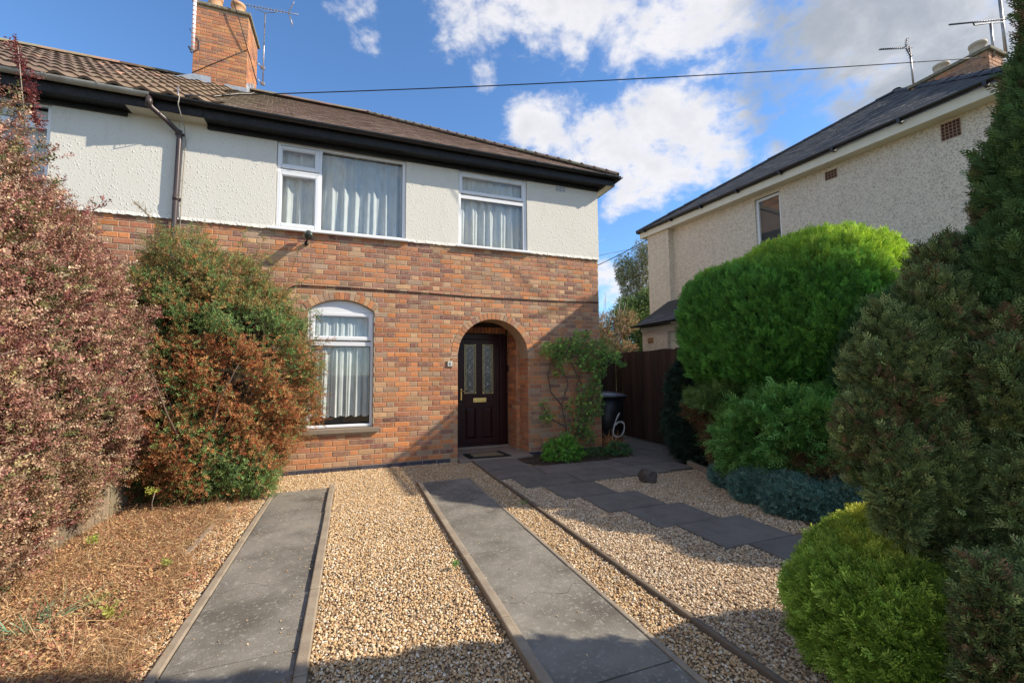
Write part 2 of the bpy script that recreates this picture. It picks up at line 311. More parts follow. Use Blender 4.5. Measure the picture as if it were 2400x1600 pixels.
def cloth_mat():
    m = bpy.data.materials.new('net_cloth'); m.use_nodes = True; nt = m.node_tree; N = nt.nodes; L = nt.links; N.clear()
    out = N.new("ShaderNodeOutputMaterial"); d = N.new("ShaderNodeBsdfDiffuse"); d.inputs[0].default_value = (.88, .90, .88, 1)
    t = N.new("ShaderNodeBsdfTranslucent"); t.inputs[0].default_value = (.6, .62, .6, 1); tr = N.new("ShaderNodeBsdfTransparent")
    a = N.new("ShaderNodeMixShader"); a.inputs[0].default_value = .25; L.new(d.outputs[0], a.inputs[1]); L.new(t.outputs[0], a.inputs[2])
    geo = N.new("ShaderNodeNewGeometry"); n = N.new("ShaderNodeTexNoise"); n.inputs["Scale"].default_value = 9; n.inputs["Detail"].default_value = 3
    mp = N.new("ShaderNodeMapping"); mp.inputs[3].default_value = (1.5, 1.5, .6); L.new(geo.outputs[0], mp.inputs[0]); L.new(mp.outputs[0], n.inputs["Vector"])
    r = N.new("ShaderNodeMapRange"); L.new(n.outputs[0], r.inputs[0]); r.inputs[1].default_value = .35; r.inputs[2].default_value = .65; r.inputs[3].default_value = .16; r.inputs[4].default_value = .02
    b = N.new("ShaderNodeMixShader"); L.new(r.outputs[0], b.inputs[0]); L.new(a.outputs[0], b.inputs[1]); L.new(tr.outputs[0], b.inputs[2]); L.new(b.outputs[0], out.inputs[0])
    return m
M['net'] = cloth_mat()

def leaf_mat(name, rough=.5, trans=.3, spec=.35):
    m = bpy.data.materials.new(name); m.use_nodes = True; nt = m.node_tree; N = nt.nodes; L = nt.links
    b = N["Principled BSDF"]; b.inputs["Roughness"].default_value = rough; b.inputs["Specular IOR Level"].default_value = spec
    a = N.new("ShaderNodeAttribute"); a.attribute_type = 'INSTANCER'; a.attribute_name = 'tint'
    a2 = N.new("ShaderNodeAttribute"); a2.attribute_name = 'Col'
    mc = N.new("ShaderNodeMix"); mc.data_type = 'RGBA'; mc.blend_type = 'MULTIPLY'; mc.inputs[0].default_value = 1
    L.new(a.outputs["Color"], mc.inputs[6]); L.new(a2.outputs["Color"], mc.inputs[7])
    L.new(mc.outputs[2], b.inputs["Base Color"])
    t = N.new("ShaderNodeBsdfTranslucent"); L.new(mc.outputs[2], t.inputs[0])
    mx = N.new("ShaderNodeMixShader"); mx.inputs[0].default_value = trans
    L.new(b.outputs[0], mx.inputs[1]); L.new(t.outputs[0], mx.inputs[2]); L.new(mx.outputs[0], N["Material Output"].inputs[0])
    return m
M['leaf'] = leaf_mat('leaf'); M['needle'] = leaf_mat('conifer_foliage', .7, .22, .2); M['straw'] = leaf_mat('straw', .8, .25, .1)
M['pebble'] = leaf_mat('pebble', .75, 0.0, .3)

# ------------------------------------------------------------------ scatter (geometry nodes; tens of thousands of leaves, pebbles)
_src = {}
def geo_group(meshes, key):
    if key in _src: return _src[key]
    ng = bpy.data.node_groups.new("scatter_" + key, 'GeometryNodeTree')
    ng.interface.new_socket("Geometry", in_out='INPUT', socket_type='NodeSocketGeometry'); ng.interface.new_socket("Geometry", in_out='OUTPUT', socket_type='NodeSocketGeometry')
    N = ng.nodes; L = ng.links; gi = N.new('NodeGroupInput'); go = N.new('NodeGroupOutput')
    iop = N.new('GeometryNodeInstanceOnPoints'); iop.inputs['Pick Instance'].default_value = True
    jn = N.new('GeometryNodeJoinGeometry')
    for me in reversed(meshes):
        so_ = bpy.data.objects.new(key + "_piece", me)
        oi = N.new('GeometryNodeObjectInfo'); oi.inputs['Object'].default_value = so_
        gt = N.new('GeometryNodeGeometryToInstance'); L.new(oi.outputs['Geometry'], gt.inputs[0]); L.new(gt.outputs[0], jn.inputs[0])
    def att(n, t):
        a = N.new('GeometryNodeInputNamedAttribute'); a.data_type = t; a.inputs['Name'].default_value = n; return a.outputs['Attribute']
    L.new(gi.outputs[0], iop.inputs['Points']); L.new(jn.outputs[0], iop.inputs['Instance'])
    L.new(att('idx', 'INT'), iop.inputs['Instance Index'])
    L.new(att('rot', 'FLOAT_VECTOR'), iop.inputs['Rotation']); L.new(att('scl', 'FLOAT_VECTOR'), iop.inputs['Scale'])
    L.new(iop.outputs[0], go.inputs[0]); _src[key] = ng; return ng
def scatter(name, key, meshes, P, Rm, S, T, parent=None, kind='stuff', **tagkw):
    """P n x3 points, Rm n x3x3 rotation matrices, S n or n x3 scales, T n x3 tints"""
    n = len(P); m = bpy.data.meshes.new(name); m.vertices.add(n); m.vertices.foreach_set("co", np.asarray(P, np.float32).ravel())
    sy = np.sqrt(Rm[:, 0, 0] ** 2 + Rm[:, 1, 0] ** 2)
    eul = np.stack([np.arctan2(Rm[:, 2, 1], Rm[:, 2, 2]), np.arctan2(-Rm[:, 2, 0], sy), np.arctan2(Rm[:, 1, 0], Rm[:, 0, 0])], 1)
    S = np.asarray(S, np.float32)
    if S.ndim == 1: S = np.repeat(S[:, None], 3, 1)
    a = m.attributes.new('rot', 'FLOAT_VECTOR', 'POINT'); a.data.foreach_set('vector', eul.astype(np.float32).ravel())
    a = m.attributes.new('scl', 'FLOAT_VECTOR', 'POINT'); a.data.foreach_set('vector', S.ravel())
    a = m.attributes.new('idx', 'INT', 'POINT'); a.data.foreach_set('value', rng.integers(0, len(meshes), n).astype(np.int32))
    a = m.attributes.new('tint', 'FLOAT_COLOR', 'POINT'); a.data.foreach_set('color', np.concatenate([np.clip(T, 0, 1), np.ones((n, 1))], 1).astype(np.float32).ravel())
    o = bpy.data.objects.new(name, m); put(o, parent, (0, 0, 0)); tag(o, kind=kind, **tagkw)
    md = o.modifiers.new("scatter", 'NODES'); md.node_group = geo_group(meshes, key); return o

def frames(Z, roll=None, jitter=.3):
    """rotation matrices whose z axis follows Z (n x3) with random roll"""
    n = len(Z); Z = Z + rng.normal(0, jitter, (n, 3)); Z /= np.linalg.norm(Z, axis=1)[:, None]
    A = rng.normal(0, 1, (n, 3)) if roll is None else roll
    X = np.cross(A, Z); X /= np.linalg.norm(X, axis=1)[:, None] + 1e-9; Y = np.cross(Z, X)
    return np.stack([X, Y, Z], 2)

def lump(p, k):
    """cheap smooth 3-D waviness in -1..1"""
    s = 0
    for i, (fx, fy, fz, ph) in enumerate([(1.0, 1.7, .8, 0), (1.9, -.7, 1.3, 1.3), (-1.2, 1.1, 2.1, 2.1), (2.7, 2.3, -1.7, .7), (3.9, -3.1, 3.3, 4.)]):
        s = s + np.sin((p[:, 0] * fx + p[:, 1] * fy + p[:, 2] * fz) * k + ph) / (1 + i * .5)
    return s / 2.2

class Blob:
    def __init__(s, c, r, p=2.0, dens=1.0): s.c = np.array(c, float); s.r = np.array(r, float); s.p = p; s.d = dens
    def inside(s, P, k=1.0): return (np.abs((P - s.c) / (s.r * k)) ** s.p).sum(1) < 1
    def sample(s, n, wob=.06, wk=3., depth=.1):
        u = rng.normal(0, 1, (n, 3)); u /= np.linalg.norm(u, axis=1)[:, None]
        q = u / ((np.abs(u) ** s.p).sum(1) ** (1 / s.p))[:, None]
        g = np.sign(q) * np.abs(q) ** (s.p - 1) / s.r; g /= np.linalg.norm(g, axis=1)[:, None]
        P = s.c + q * s.r
        dd = 1 + wob * lump(P, wk) - depth * rng.random(n) ** 1.5
        return s.c + q * s.r * dd[:, None], g
    def area(s): a, b, c = s.r; return 4 * math.pi * (((a * b) ** 1.6 + (a * c) ** 1.6 + (b * c) ** 1.6) / 3) ** (1 / 1.6)
def sample_blobs(bl, dens, wob=.06, wk=3., depth=.1, zmin=.02, clip=None):
    PP, NN, WW = [], [], []
    for i, b in enumerate(bl):
        n = int(b.area() * dens * b.d); P, g = b.sample(n, wob, wk, depth); keep = P[:, 2] > zmin
        for j, o in enumerate(bl):
            if j != i: keep &= ~o.inside(P, .86)
        if clip is not None: keep &= clip(P)
        PP.append(P[keep]); NN.append(g[keep]); WW.append(np.full(keep.sum(), i))
    return np.concatenate(PP), np.concatenate(NN), np.concatenate(WW)
def core(name, bl, parent, k=.82, m='core'):  # solid dark fill that blocks the view through a bush
    mb = MB()
    for b in bl:
        bm = bmesh.new(); bmesh.ops.create_icosphere(bm, subdivisions=3, radius=1)
        V = np.array([v.co[:] for v in bm.verts]); q = V / ((np.abs(V) ** b.p).sum(1) ** (1 / b.p))[:, None]
        P = b.c + q * b.r * k * (1 + .07 * lump(V * 3 + b.c, 2.))[:, None]; P[:, 2] = np.maximum(P[:, 2], .0)
        bm.verts.index_update(); mb.add(P, [[v.index for v in f.verts] for f in bm.faces], (1, 1, 1), True); bm.free()
    return mb.build(name, M[m], parent)

# ---- sprig meshes
def diamond(mb, p, d, L, w, nrm, col=(1, 1, 1), fold=.0):
    p = Vector(p); d = Vector(d).normalized(); s = d.cross(Vector(nrm)).normalized(); n = s.cross(d)
    mb.add([p, p + d * L * .5 + s * w * .5 + n * fold * w, p + d * L, p + d * L * .5 - s * w * .5 + n * fold * w], [(0, 1, 2), (0, 2, 3)], col)
def leaf6(mb, p, d, L, w, nrm, col):
    p = Vector(p); d = Vector(d).normalized(); s = d.cross(Vector(nrm)).normalized(); n = s.cross(d)
    a = p + d * L * .3; b = p + d * L * .72; up = n * w * .18
    mb.add([p, a + s * w * .46 + up, b + s * w * .42 + up, p + d * L - n * w * .1, b - s * w * .42 + up, a - s * w * .46 + up],
           [(0, 1, 2), (0, 2, 3), (0, 3, 4), (0, 4, 5)], col)
def spray_mesh(name, L=.14, W=.07, n=9, lw=.012, seed=0, mat_=None, bend=.02, sub=2):
    r = random.Random(seed); mb = MB()
    diamond(mb, (0, 0, 0), (0, 0, 1), L, lw * 1.2, (0, 1, 0), (.8, .8, .8))
    for i in range(n):
        t = (i + .5) / n; side = 1 if i % 2 else -1; z = L * t * .9; ln = W * (1 - t * .65) * r.uniform(.75, 1.15)
        d = Vector((side * .75, r.uniform(-.35, .35), .75)).normalized(); p = Vector((0, bend * t * t, z)); c = r.uniform(.72, 1.15)
        diamond(mb, p, d, ln, lw, (0, 1, r.uniform(-.4, .4)), (c, c, c))
        for k in range(sub):
            q = p + d * ln * (.35 + .3 * k); dd = (d + Vector((side * r.uniform(-.2, .1), r.uniform(-.3, .3), r.uniform(.3, .9)))).normalized(); c = r.uniform(.75, 1.3)
            diamond(mb, q, dd, ln * .5, lw * .9, (0, 1, r.uniform(-.4, .4)), (c, c, c))
    return mb.mesh(name, mat_)
def tuft_mesh(name, L=.07, n=14, lw=.008, seed=0, mat_=None, spread=.7):
    r = random.Random(seed); mb = MB()
    for i in range(n):
        t = r.random() * .7; a = r.uniform(0, 6.28); d = Vector((math.cos(a) * spread * (1 - t * .4), math.sin(a) * spread * (1 - t * .4), r.uniform(.5, 1.))).normalized(); c = r.uniform(.65, 1.3)
        diamond(mb, (0, 0, L * t), d, L * r.uniform(.45, .8), lw, (r.uniform(-1, 1), r.uniform(-1, 1), .3), (c, c, c))
    return mb.mesh(name, mat_)
def leafy_mesh(name, L=.12, n=11, ll=.022, lw=.013, seed=0, mat_=None, round_=True):
    r = random.Random(seed); mb = MB(); diamond(mb, (0, 0, 0), (0, 0, 1), L, .003, (0, 1, 0), (.5, .4, .35))
    for i in range(n):
        t = (i + .3) / n; a = i * 2.4 + r.uniform(-.4, .4); d = Vector((math.cos(a), math.sin(a), r.uniform(.2, .9))).normalized(); c = r.uniform(.6, 1.35)
        leaf6(mb, (math.cos(a) * .003, math.sin(a) * .003, L * t), d, ll * r.uniform(.7, 1.25), lw * r.uniform(.8, 1.2), (r.uniform(-.5, .5), r.uniform(-.5, .5), 1), (c, c * r.uniform(.92, 1.06), c * r.uniform(.9, 1.05)))
    return mb.mesh(name, mat_)
def pebble_mesh(name, seed):
    r = random.Random(seed); bm = bmesh.new(); bmesh.ops.create_icosphere(bm, subdivisions=2, radius=.5)
    V = np.array([v.co[:] for v in bm.verts]); s = np.array([1, r.uniform(.68, .9), r.uniform(.45, .65)]); off = np.array([r.uniform(0, 9)] * 3)
    V = V * (1 + .13 * lump(V * 2 + off, 1.3))[:, None] * s; bm.verts.index_update()
    mb = MB(); mb.add(V, [[v.index for v in f.verts] for f in bm.faces], (1, 1, 1), True); bm.free(); return mb.mesh(name, M['pebble'])
SP = {}
SP['gold'] = [spray_mesh('gold_spray', .15, .075, 10, .011, k, M['needle']) for k in range(4)]
SP['cypress'] = [spray_mesh('cypress_spray', .10, .045, 9, .0075, 20 + k, M['needle'], .01, 2) for k in range(4)]
SP['fine'] = [spray_mesh('fine_spray', .09, .05, 11, .0065, 40 + k, M['needle'], .015, 2) for k in range(4)]
SP['juniper'] = [spray_mesh('juniper_spray', .13, .055, 10, .010, 60 + k, M['needle'], .05, 2) for k in range(4)]
SP['tuft'] = [tuft_mesh('juniper_tuft', .06, 20, .006, 80 + k, M['needle']) for k in range(4)]
SP['barberry'] = [leafy_mesh('barberry_sprig', .10, 12, .021, .014, 100 + k, M['leaf']) for k in range(5)]
SP['coton'] = [leafy_mesh('small_leaf_sprig', .09, 14, .013, .009, 120 + k, M['leaf']) for k in range(5)]
SP['rose'] = [leafy_mesh('rose_sprig', .11, 9, .038, .022, 140 + k, M['leaf']) for k in range(5)]
SP['tree'] = [leafy_mesh('tree_sprig', .35, 12, .10, .055, 160 + k, M['leaf']) for k in range(5)]
SP['blade'] = []
for k in range(5):
    r_ = random.Random(k); mb = MB()
    for i in range(4):
        a = r_.uniform(0, 6.28); ln = r_.uniform(.05, .15); p = Vector((r_.uniform(-.02, .02), r_.uniform(-.02, .02), 0)); lean = r_.uniform(.7, 2.6); w = r_.uniform(.0006, .0014); c = r_.uniform(.6, 1.3)
        q = [p]
        for s_ in range(3): t = (s_ + 1) / 3; q.append(p + Vector((math.cos(a) * lean * t * ln * .6, math.sin(a) * lean * t * ln * .6, ln * .35 * (t - t * t * .8))))
        s__ = Vector((-math.sin(a), math.cos(a), 0)) * w
        mb.add([x + s__ for x in q] + [x - s__ for x in q], [(0, 1, 5, 4), (1, 2, 6, 5), (2, 3, 7, 6)], (c, c, c))
    SP['blade'].append(mb.mesh('straw_piece', M['straw']))
SP['upblade'] = []
for k in range(4):
    r_ = random.Random(k + 50); mb = MB()
    for i in range(7):
        a = r_.uniform(0, 6.28); ln = r_.uniform(.18, .34); lean = r_.uniform(.15, 1.); w = r_.uniform(.003, .005); c = r_.uniform(.6, 1.3); q = [Vector((0, 0, 0))]
        for s_ in range(4): t = (s_ + 1) / 4; q.append(Vector((math.cos(a) * lean * t * t * ln, math.sin(a) * lean * t * t * ln, ln * t * (1 - .3 * lean * t * t))))
        s__ = Vector((-math.sin(a), math.cos(a), 0)) * w
        mb.add([x + s__ * (1 - .2 * j) for j, x in enumerate(q)] + [x - s__ * (1 - .2 * j) for j, x in enumerate(q)], [(j, j + 1, j + 6, j + 5) for j in range(4)], (c, c, c))
    SP['upblade'].append(mb.mesh('grass_piece', M['leaf']))
SP['litter'] = []
for k in range(4):
    r_ = random.Random(k + 90); mb = MB()
    for i in range(5):
        c = r_.uniform(.6, 1.3); leaf6(mb, (r_.uniform(-.03, .03), r_.uniform(-.03, .03), r_.uniform(0, .01)), (r_.uniform(-1, 1), r_.uniform(-1, 1), r_.uniform(-.1, .3)), r_.uniform(.010, .020), r_.uniform(.006, .011), (r_.uniform(-.4, .4), r_.uniform(-.4, .4), 1), (c, c, c))
    SP['litter'].append(mb.mesh('litter_piece', M['leaf']))
PEB = [pebble_mesh('pebble_piece', k) for k in range(6)]

def palette(n, cols, w, var=.15):
    cols = np.array(cols, float); w = np.array(w, float); w /= w.sum(); i = rng.choice(len(cols), n, p=w)
    return cols[i] * (1 + rng.normal(0, var, (n, 1)))

# ================================================================== GROUND
def sheet(name, x0, x1, y0, y1, z, m, kind='structure'):
    mb = MB(); mb.add([(x0, y0, z), (x1, y0, z), (x1, y1, z), (x0, y1, z)], [(0, 1, 2, 3)]); return mb.build(name, m, kind=kind)
sheet('ground', -600, 600, -600, 600, -.05, M['earth'])
gb = sheet('gravel_bed', -1.9, 4.9, -2.5, 7.30, -.006, M['gravel_base'])
sheet('soil_bed', -2.25, -1.9, -1., 7.30, -.016, M['soil'])
D = 7.315                                             # facade plane
# concrete wheel strips with cross joints
tr1 = MB(); prev = -3.
for yj in (-1.2, .5, 2.714, 3.9, 5.2, 6.27): tr1.cbox(-.865, -.245, prev + .004, yj - .004, -.06, .012, .004); prev = yj
t1 = tr1.build('driveway_strip', M['concrete'], kind='structure')
tr2 = MB(); prev = -3.
for yj in (.2, 1.9, 3.54, 6.08): tr2.cbox(.925, 1.583, prev + .005, yj - .005, -.06, .012, .004); prev = yj
tr2.build('driveway_strip', M['concrete'], kind='structure')
r_ = random.Random(44)
for (xa, xb, yy) in ((-.86, -.25, 3.62), (-.86, -.25, 5.72), (.93, 1.58, 2.75), (.93, 1.58, 4.75)):
    mb = MB(); n = 14; pts = [(xa + (xb - xa) * i / n, yy + .05 * math.sin(i * .9 + yy) + r_.uniform(-.012, .012)) for i in range(n + 1)]
    V = [(x, y - .0012 * r_.uniform(.5, 1.6), .0135) for x, y in pts] + [(x, y + .0012 * r_.uniform(.5, 1.6), .0135) for x, y in pts]
    mb.add(V, [(i, i + 1, n + 2 + i, n + 1 + i) for i in range(n)]); mb.build('hairline_crack', M['soil'], None, kind='structure')
def kerbline(x0, x1, y0, y1, z, m, seg, nm, k2=0.0):
    y = y0; first = None; r = random.Random(int(x0 * 100)); i = 0
    while y < y1 - .05:
        e = min(y1, y + seg); o = MB(); dz = r.uniform(-.004, .004); dx = r.uniform(-.003, .003)
        o.cbox(x0 + dx, x1 + dx, y + .003, e - .003, -.08, z + dz, .008); q = o.build(nm, m, kind='structure'); y = e; i += 1
kerbline(-.243, -.180, -1.2, 6.27, .040, M['kerb'], .91, 'concrete_edging')
kerbline(-.925, -.872, -1.0, 6.24, .022, M['kerb'], .91, 'concrete_edging')
kerbline(.862, .922, -1.1, 6.06, .044, M['kerb'], .91, 'concrete_edging')
kerbline(1.586, 1.622, -.6, 6.08, .020, M['kerb'], .91, 'concrete_edging')
kerbline(1.930, 1.965, .8, 7.19, .030, M['timber'], 2.4, 'timber_edging')
kerbline(-1.285, -1.235, 4.3, 5.78, .030, M['kerb'], .75, 'concrete_edging')
def polybar(pts, w, z0, z1, m, nm):
    for (a, b) in zip(pts, pts[1:]):
        a = Vector(a); b = Vector(b); d = (b - a).normalized(); s = Vector((-d.y, d.x)) * w / 2; a = a + d * .004; b = b - d * .004
        mb = MB(); mb.prism([(a - s)[:], (b - s)[:], (b + s)[:], (a + s)[:]], z0, z1); mb.build(nm, m, kind='structure')
polybar([(5.35, 5.62), (5.05, 5.52), (4.86, 4.80), (4.80, 4.2)], .07, -.05, .075, M['kerb'], 'concrete_edging')
# paving slabs
slabs = [(2.39, 3.135, 4.645, 5.245), (2.60, 3.37, 4.045, 4.638), (2.79, 3.55, 3.462, 4.038), (2.98, 3.79, 2.862, 3.455), (3.23, 4.03, 2.26, 2.855),
         (1.972, 2.72, 5.86, 6.46), (2.155, 2.995, 5.26, 5.853), (1.972, 2.70, 6.467, 7.12), (2.728, 3.45, 5.86, 6.38), (3.002, 3.76, 5.26, 5.853),
         (3.457, 4.18, 5.86, 6.38), (3.767, 4.52, 5.29, 5.853), (4.187, 4.92, 5.86, 6.44), (4.527, 5.03, 5.36, 5.853), (4.93, 5.55, 5.86, 6.45),
         (4.75, 5.36, 6.46, 7.06), (5.37, 5.97, 6.47, 7.07), (4.66, 5.27, 7.07, 7.68), (5.28, 5.9, 7.08, 7.68), (4.66, 5.27, 7.69, 8.3), (5.28, 5.9, 7.69, 8.3), (4.66, 5.9, 8.31, 8.95)]
r_ = random.Random(4)
for i, (x0, x1, y0, y1) in enumerate(slabs):
    mb = MB(); c = [(x0, y0), (x1, y0), (x1, y1), (x0, y1)]; z = .014 + r_.uniform(-.003, .003)
    bm = bmesh.new(); bmesh.ops.create_cube(bm, size=1)
    for v in bm.verts: v.co = Vector(((x0 + x1) / 2 + v.co.x * (x1 - x0), (y0 + y1) / 2 + v.co.y * (y1 - y0), z - .025 + v.co.z * .05))
    bmesh.ops.bevel(bm, geom=[e for e in bm.edges if abs(e.verts[0].co.z - e.verts[1].co.z) < .01], offset=.005, segments=2, affect='EDGES')
    bm.verts.index_update(); mb.add([v.co[:] for v in bm.verts], [[v.index for v in f.verts] for f in bm.faces]); bm.free()
    o = mb.build('paving_slab', M['slab'], kind='structure'); g = r_.uniform(.8, 1.2); o.color = (g * (1.12 if i in (8, 10, 12) else 1), g, g * .97, 1)
def in_rects(x, y, rs, mrg=0.0):
    k = np.zeros(len(x), bool)
    for (a, b, c, d) in rs: k |= (x > a - mrg) & (x < b + mrg) & (y > c - mrg) & (y < d + mrg)
    return k
BED = [(2.72, 4.66, 6.39, 7.35)]
solid = slabs + [(-.925, -.18, -3, 6.27), (.862, 1.622, -3, 6.08), (1.93, 1.965, -3, 7.2), (1.70, 3.08, 7.10, 7.4)]
def gravel(name, x0, x1, y0, y1, dens, cols, w, smin, smax, fade=None, label=None):
    n = int((x1 - x0) * (y1 - y0) * dens); x = rng.uniform(x0, x1, n); y = rng.uniform(y0, y1, n)
    k = ~in_rects(x, y, solid, .006) & ~in_rects(x, y, BED)
    if fade is not None: k &= fade(x, y)
    x = x[k]; y = y[k]; n = len(x); s = smin + (smax - smin) * rng.random(n) ** 1.7
    z = rng.uniform(-.004, .008, n) + .004 * np.sin(x * 5.1) * np.sin(y * 4.3)
    tilt = frames(np.tile([0, 0, 1.], (n, 1)), jitter=.35); T = palette(n, cols, w, .16)
    return scatter(name, 'pebble', PEB, np.stack([x, y, z], 1), tilt, s, T, None, label=label, cat='gravel')
gcol = [(.57, .39, .20), (.65, .49, .29), (.46, .28, .13), (.70, .61, .47), (.33, .23, .15), (.55, .35, .18)]
gvis = lambda x, y: (y > 1.15) & (np.abs(x) / np.maximum(y, .1) < 1.9)
gravel('gravel', -1.30, 1.93, 1.15, 7.28, 7600, gcol, [3, 3, 2, 1.6, 1, 1.4], .010, .022, lambda x, y: gvis(x, y) & ((x > -1.28) | (rng.random(len(x)) < .3)), label='golden brown rounded gravel filling the drive around the concrete strips')
gcol2 = [(.58, .42, .25), (.64, .50, .33), (.46, .31, .18), (.70, .60, .46), (.34, .25, .18), (.52, .36, .23)]
def rightf(x, y):
    lim = np.where(y < 2.9, 3.6, np.where(y < 4.5, 4.75, 4.92)); return gvis(x, y) & (x < lim) & (y < 5.8) & ~((y > 5.26) & (x > 2.15))
gravel('gravel', 1.965, 4.95, 1.15, 5.9, 7600, gcol2, [3, 3, 2, 2, 1, 1.2], .011, .023, rightf, label='paler pinkish gravel on both sides of the stepped slab path')
gravel('gravel', -1.95, -1.28, 1.5, 5.6, 900, gcol, [3, 3, 2, 2, 1, 1.4], .012, .026, lambda x, y: rng.random(len(x)) < np.clip((x + 2.0) / .6, 0, 1), label='thin scatter of gravel among the dry litter beside the left strip')
# a few loose stones on the strips
n = 170; x = np.concatenate([np.where(rng.random(n) < .5, -.26 - .12 * rng.random(n) ** 2, rng.uniform(-.85, -.26, n)), rng.uniform(.94, 1.57, n // 3)]); y = np.concatenate([6.25 - 4.4 * rng.random(n) ** 1.6, rng.uniform(1.6, 6., n // 3)])
scatter('loose_gravel', 'pebble', PEB, np.stack([x, y, np.full(len(x), .016)], 1), frames(np.tile([0, 0, 1.], (len(x), 1)), jitter=.2), rng.uniform(.005, .014, len(x)), palette(len(x), gcol, [1] * 6), None, label='loose pebbles strewn on the two concrete strips', cat='gravel')

# ================================================================== BRICKWORK
PAL = {'red': [(.44, .155, .08), (.40, .155, .09), (.48, .185, .095)], 'orange': [(.66, .235, .075), (.58, .215, .08)],
       'tan': [(.60, .37, .19), (.56, .33, .18), (.50, .32, .19)], 'brown': [(.27, .125, .095), (.20, .09, .08), (.31, .15, .115)], 'grey': [(.38, .27, .19)]}
def brick_col(r, header, z, hot=0.):
    if header: w = [('tan', .36), ('orange', .22), ('red', .2), ('brown', .14), ('grey', .1)]
    else: w = [('tan', .10), ('orange', .22), ('red', .36), ('brown', .26), ('grey', .06)]
    if z < 2.3: w = [(k, v * (1.8 if k == 'orange' else .8 if k in ('brown', 'red') else 1)) for k, v in w]
    if hot: w = [('orange', .55), ('red', .4), ('tan', .05)]
    t = r.random() * sum(v for _, v in w)
    for k, v in w:
        t -= v
        if t <= 0: break
    c = r.choice(PAL[k]); f = r.uniform(.70, 1.24); return tuple(min(1, q * f) for q in c)
def brick_shape(w, h, r, d=.016):
    """front at y=0 going back to y=d; centre at 0,0"""
    x = w / 2; z = h / 2; j = lambda: r.uniform(-.0015, .0015); b = .0045
    fr = [(-x + b + j(), 0, -z + b + j()), (x - b + j(), 0, -z + b + j()), (x - b + j(), 0, z - b + j()), (-x + b + j(), 0, z - b + j())]
    md = [(-x + j(), b, -z + j()), (x + j(), b, -z + j()), (x + j(), b, z + j()), (-x + j(), b, z + j())]
    bk = [(p[0], d, p[2]) for p in md]
    return fr + md + bk, [(0, 1, 2, 3)] + [(4 + i, 4 + (i + 1) % 4, (i + 1) % 4, i) for i in range(4)] + [(8 + i, 8 + (i + 1) % 4, 4 + (i + 1) % 4, 4 + i) for i in range(4)]
CH = .0815; PER = .372; WS = .238; WH = .113; HB = .070
_bm = {}
def shared_brick(w, h, k):
    key = (round(w, 3), round(h, 3), k)
    if key not in _bm:
        mb = MB(); v, f = brick_shape(w, h, random.Random(hash(key) % 1000)); mb.add(v, f); _bm[key] = mb.mesh('brick', M['brick'])
    return _bm[key]
def flemish(x0, x1, z0, z1, cut, r, off=0.):
    """yield (xa, xb, za, zb, header) of each brick cell, cut by cut(xa, xb, za, zb) -> list of x spans"""
    out = []; nr = int(round((z1 - z0) / CH))
    for i in range(nr):
        za = z0 + i * CH + (CH - HB) / 2; zb = za + HB; s = x0 - PER + off + (0 if i % 2 else PER / 2 + .0) + r.uniform(-.006, .006); k = 0; xx = s
        while xx < x1:
            hd = k % 2 == 1; w = (WS if not hd else WH); a, b = xx, xx + w; xx += w + .0105; k += 1
            a2, b2 = max(a, x0 + .002), min(b, x1 - .002)
            if b2 - a2 < .03: continue
            for (p, q) in cut(a2, b2, za, zb):
                if q - p > .02: out.append((p, q, za, zb, hd, q - p > w - .004))
    return out
def proj_area(pts):
    q = [proj(p) for p in pts]; a = 0
    for (x0, y0), (x1, y1) in zip(q, q[1:] + q[:1]): a += x0 * y1 - x1 * y0
    return abs(a) / 2

# openings in the facade
PX0, PX1, PZS, PR = 1.73, 3.058, 1.80, .664           # porch arch: jambs, spring, radius
PXC = (PX0 + PX1) / 2; PRO = PR + .118
W3X0, W3X1, W3Z0, W3ZS, W3ZT = -.655, .338, .655, 2.515, 2.690
_h = W3ZT - W3ZS; _hw = (W3X1 - W3X0) / 2; W3R = (_hw ** 2 + _h ** 2) / (2 * _h); W3XC = (W3X0 + W3X1) / 2; W3ZC = W3ZT - W3R; W3RO = W3R + .125
def circ_z(x, xc, zc, R): d = R * R - (x - xc) ** 2; return zc + math.sqrt(d) if d > 0 else None
def subtract(spans, a, b):
    out = []
    for (p, q) in spans:
        if b <= p or a >= q: out.append((p, q)); continue
        if a > p: out.append((p, a))
        if b < q: out.append((b, q))
    return out
def facade_cut(xa, xb, za, zb):
    sp = [(xa, xb)]; zm = (za + zb) / 2
    if za < W3Z0 - .0: pass
    if zb > W3Z0 - .09 and zm < W3ZS: sp = subtract(sp, W3X0 - .004 - (.09 if zm < W3Z0 else 0), W3X1 + .004 + (.10 if zm < W3Z0 else 0)) if zm < W3ZS and zb > W3Z0 - .03 else sp
    if zm >= W3ZS:
        d = W3RO + .008; t = d * d - (zm - W3ZC) ** 2; hwm = _hw + .07
        if t > 0: h = min(math.sqrt(t), hwm); sp = subtract(sp, W3XC - h, W3XC + h)
    if zm < PZS: sp = subtract(sp, PX0, PX1)
    elif zm < PZS + PRO + .02:
        d = PRO + .008; t = d * d - (zm - PZS) ** 2
        if t > 0: h = math.sqrt(t); sp = subtract(sp, PXC - h, PXC + h)
    return sp

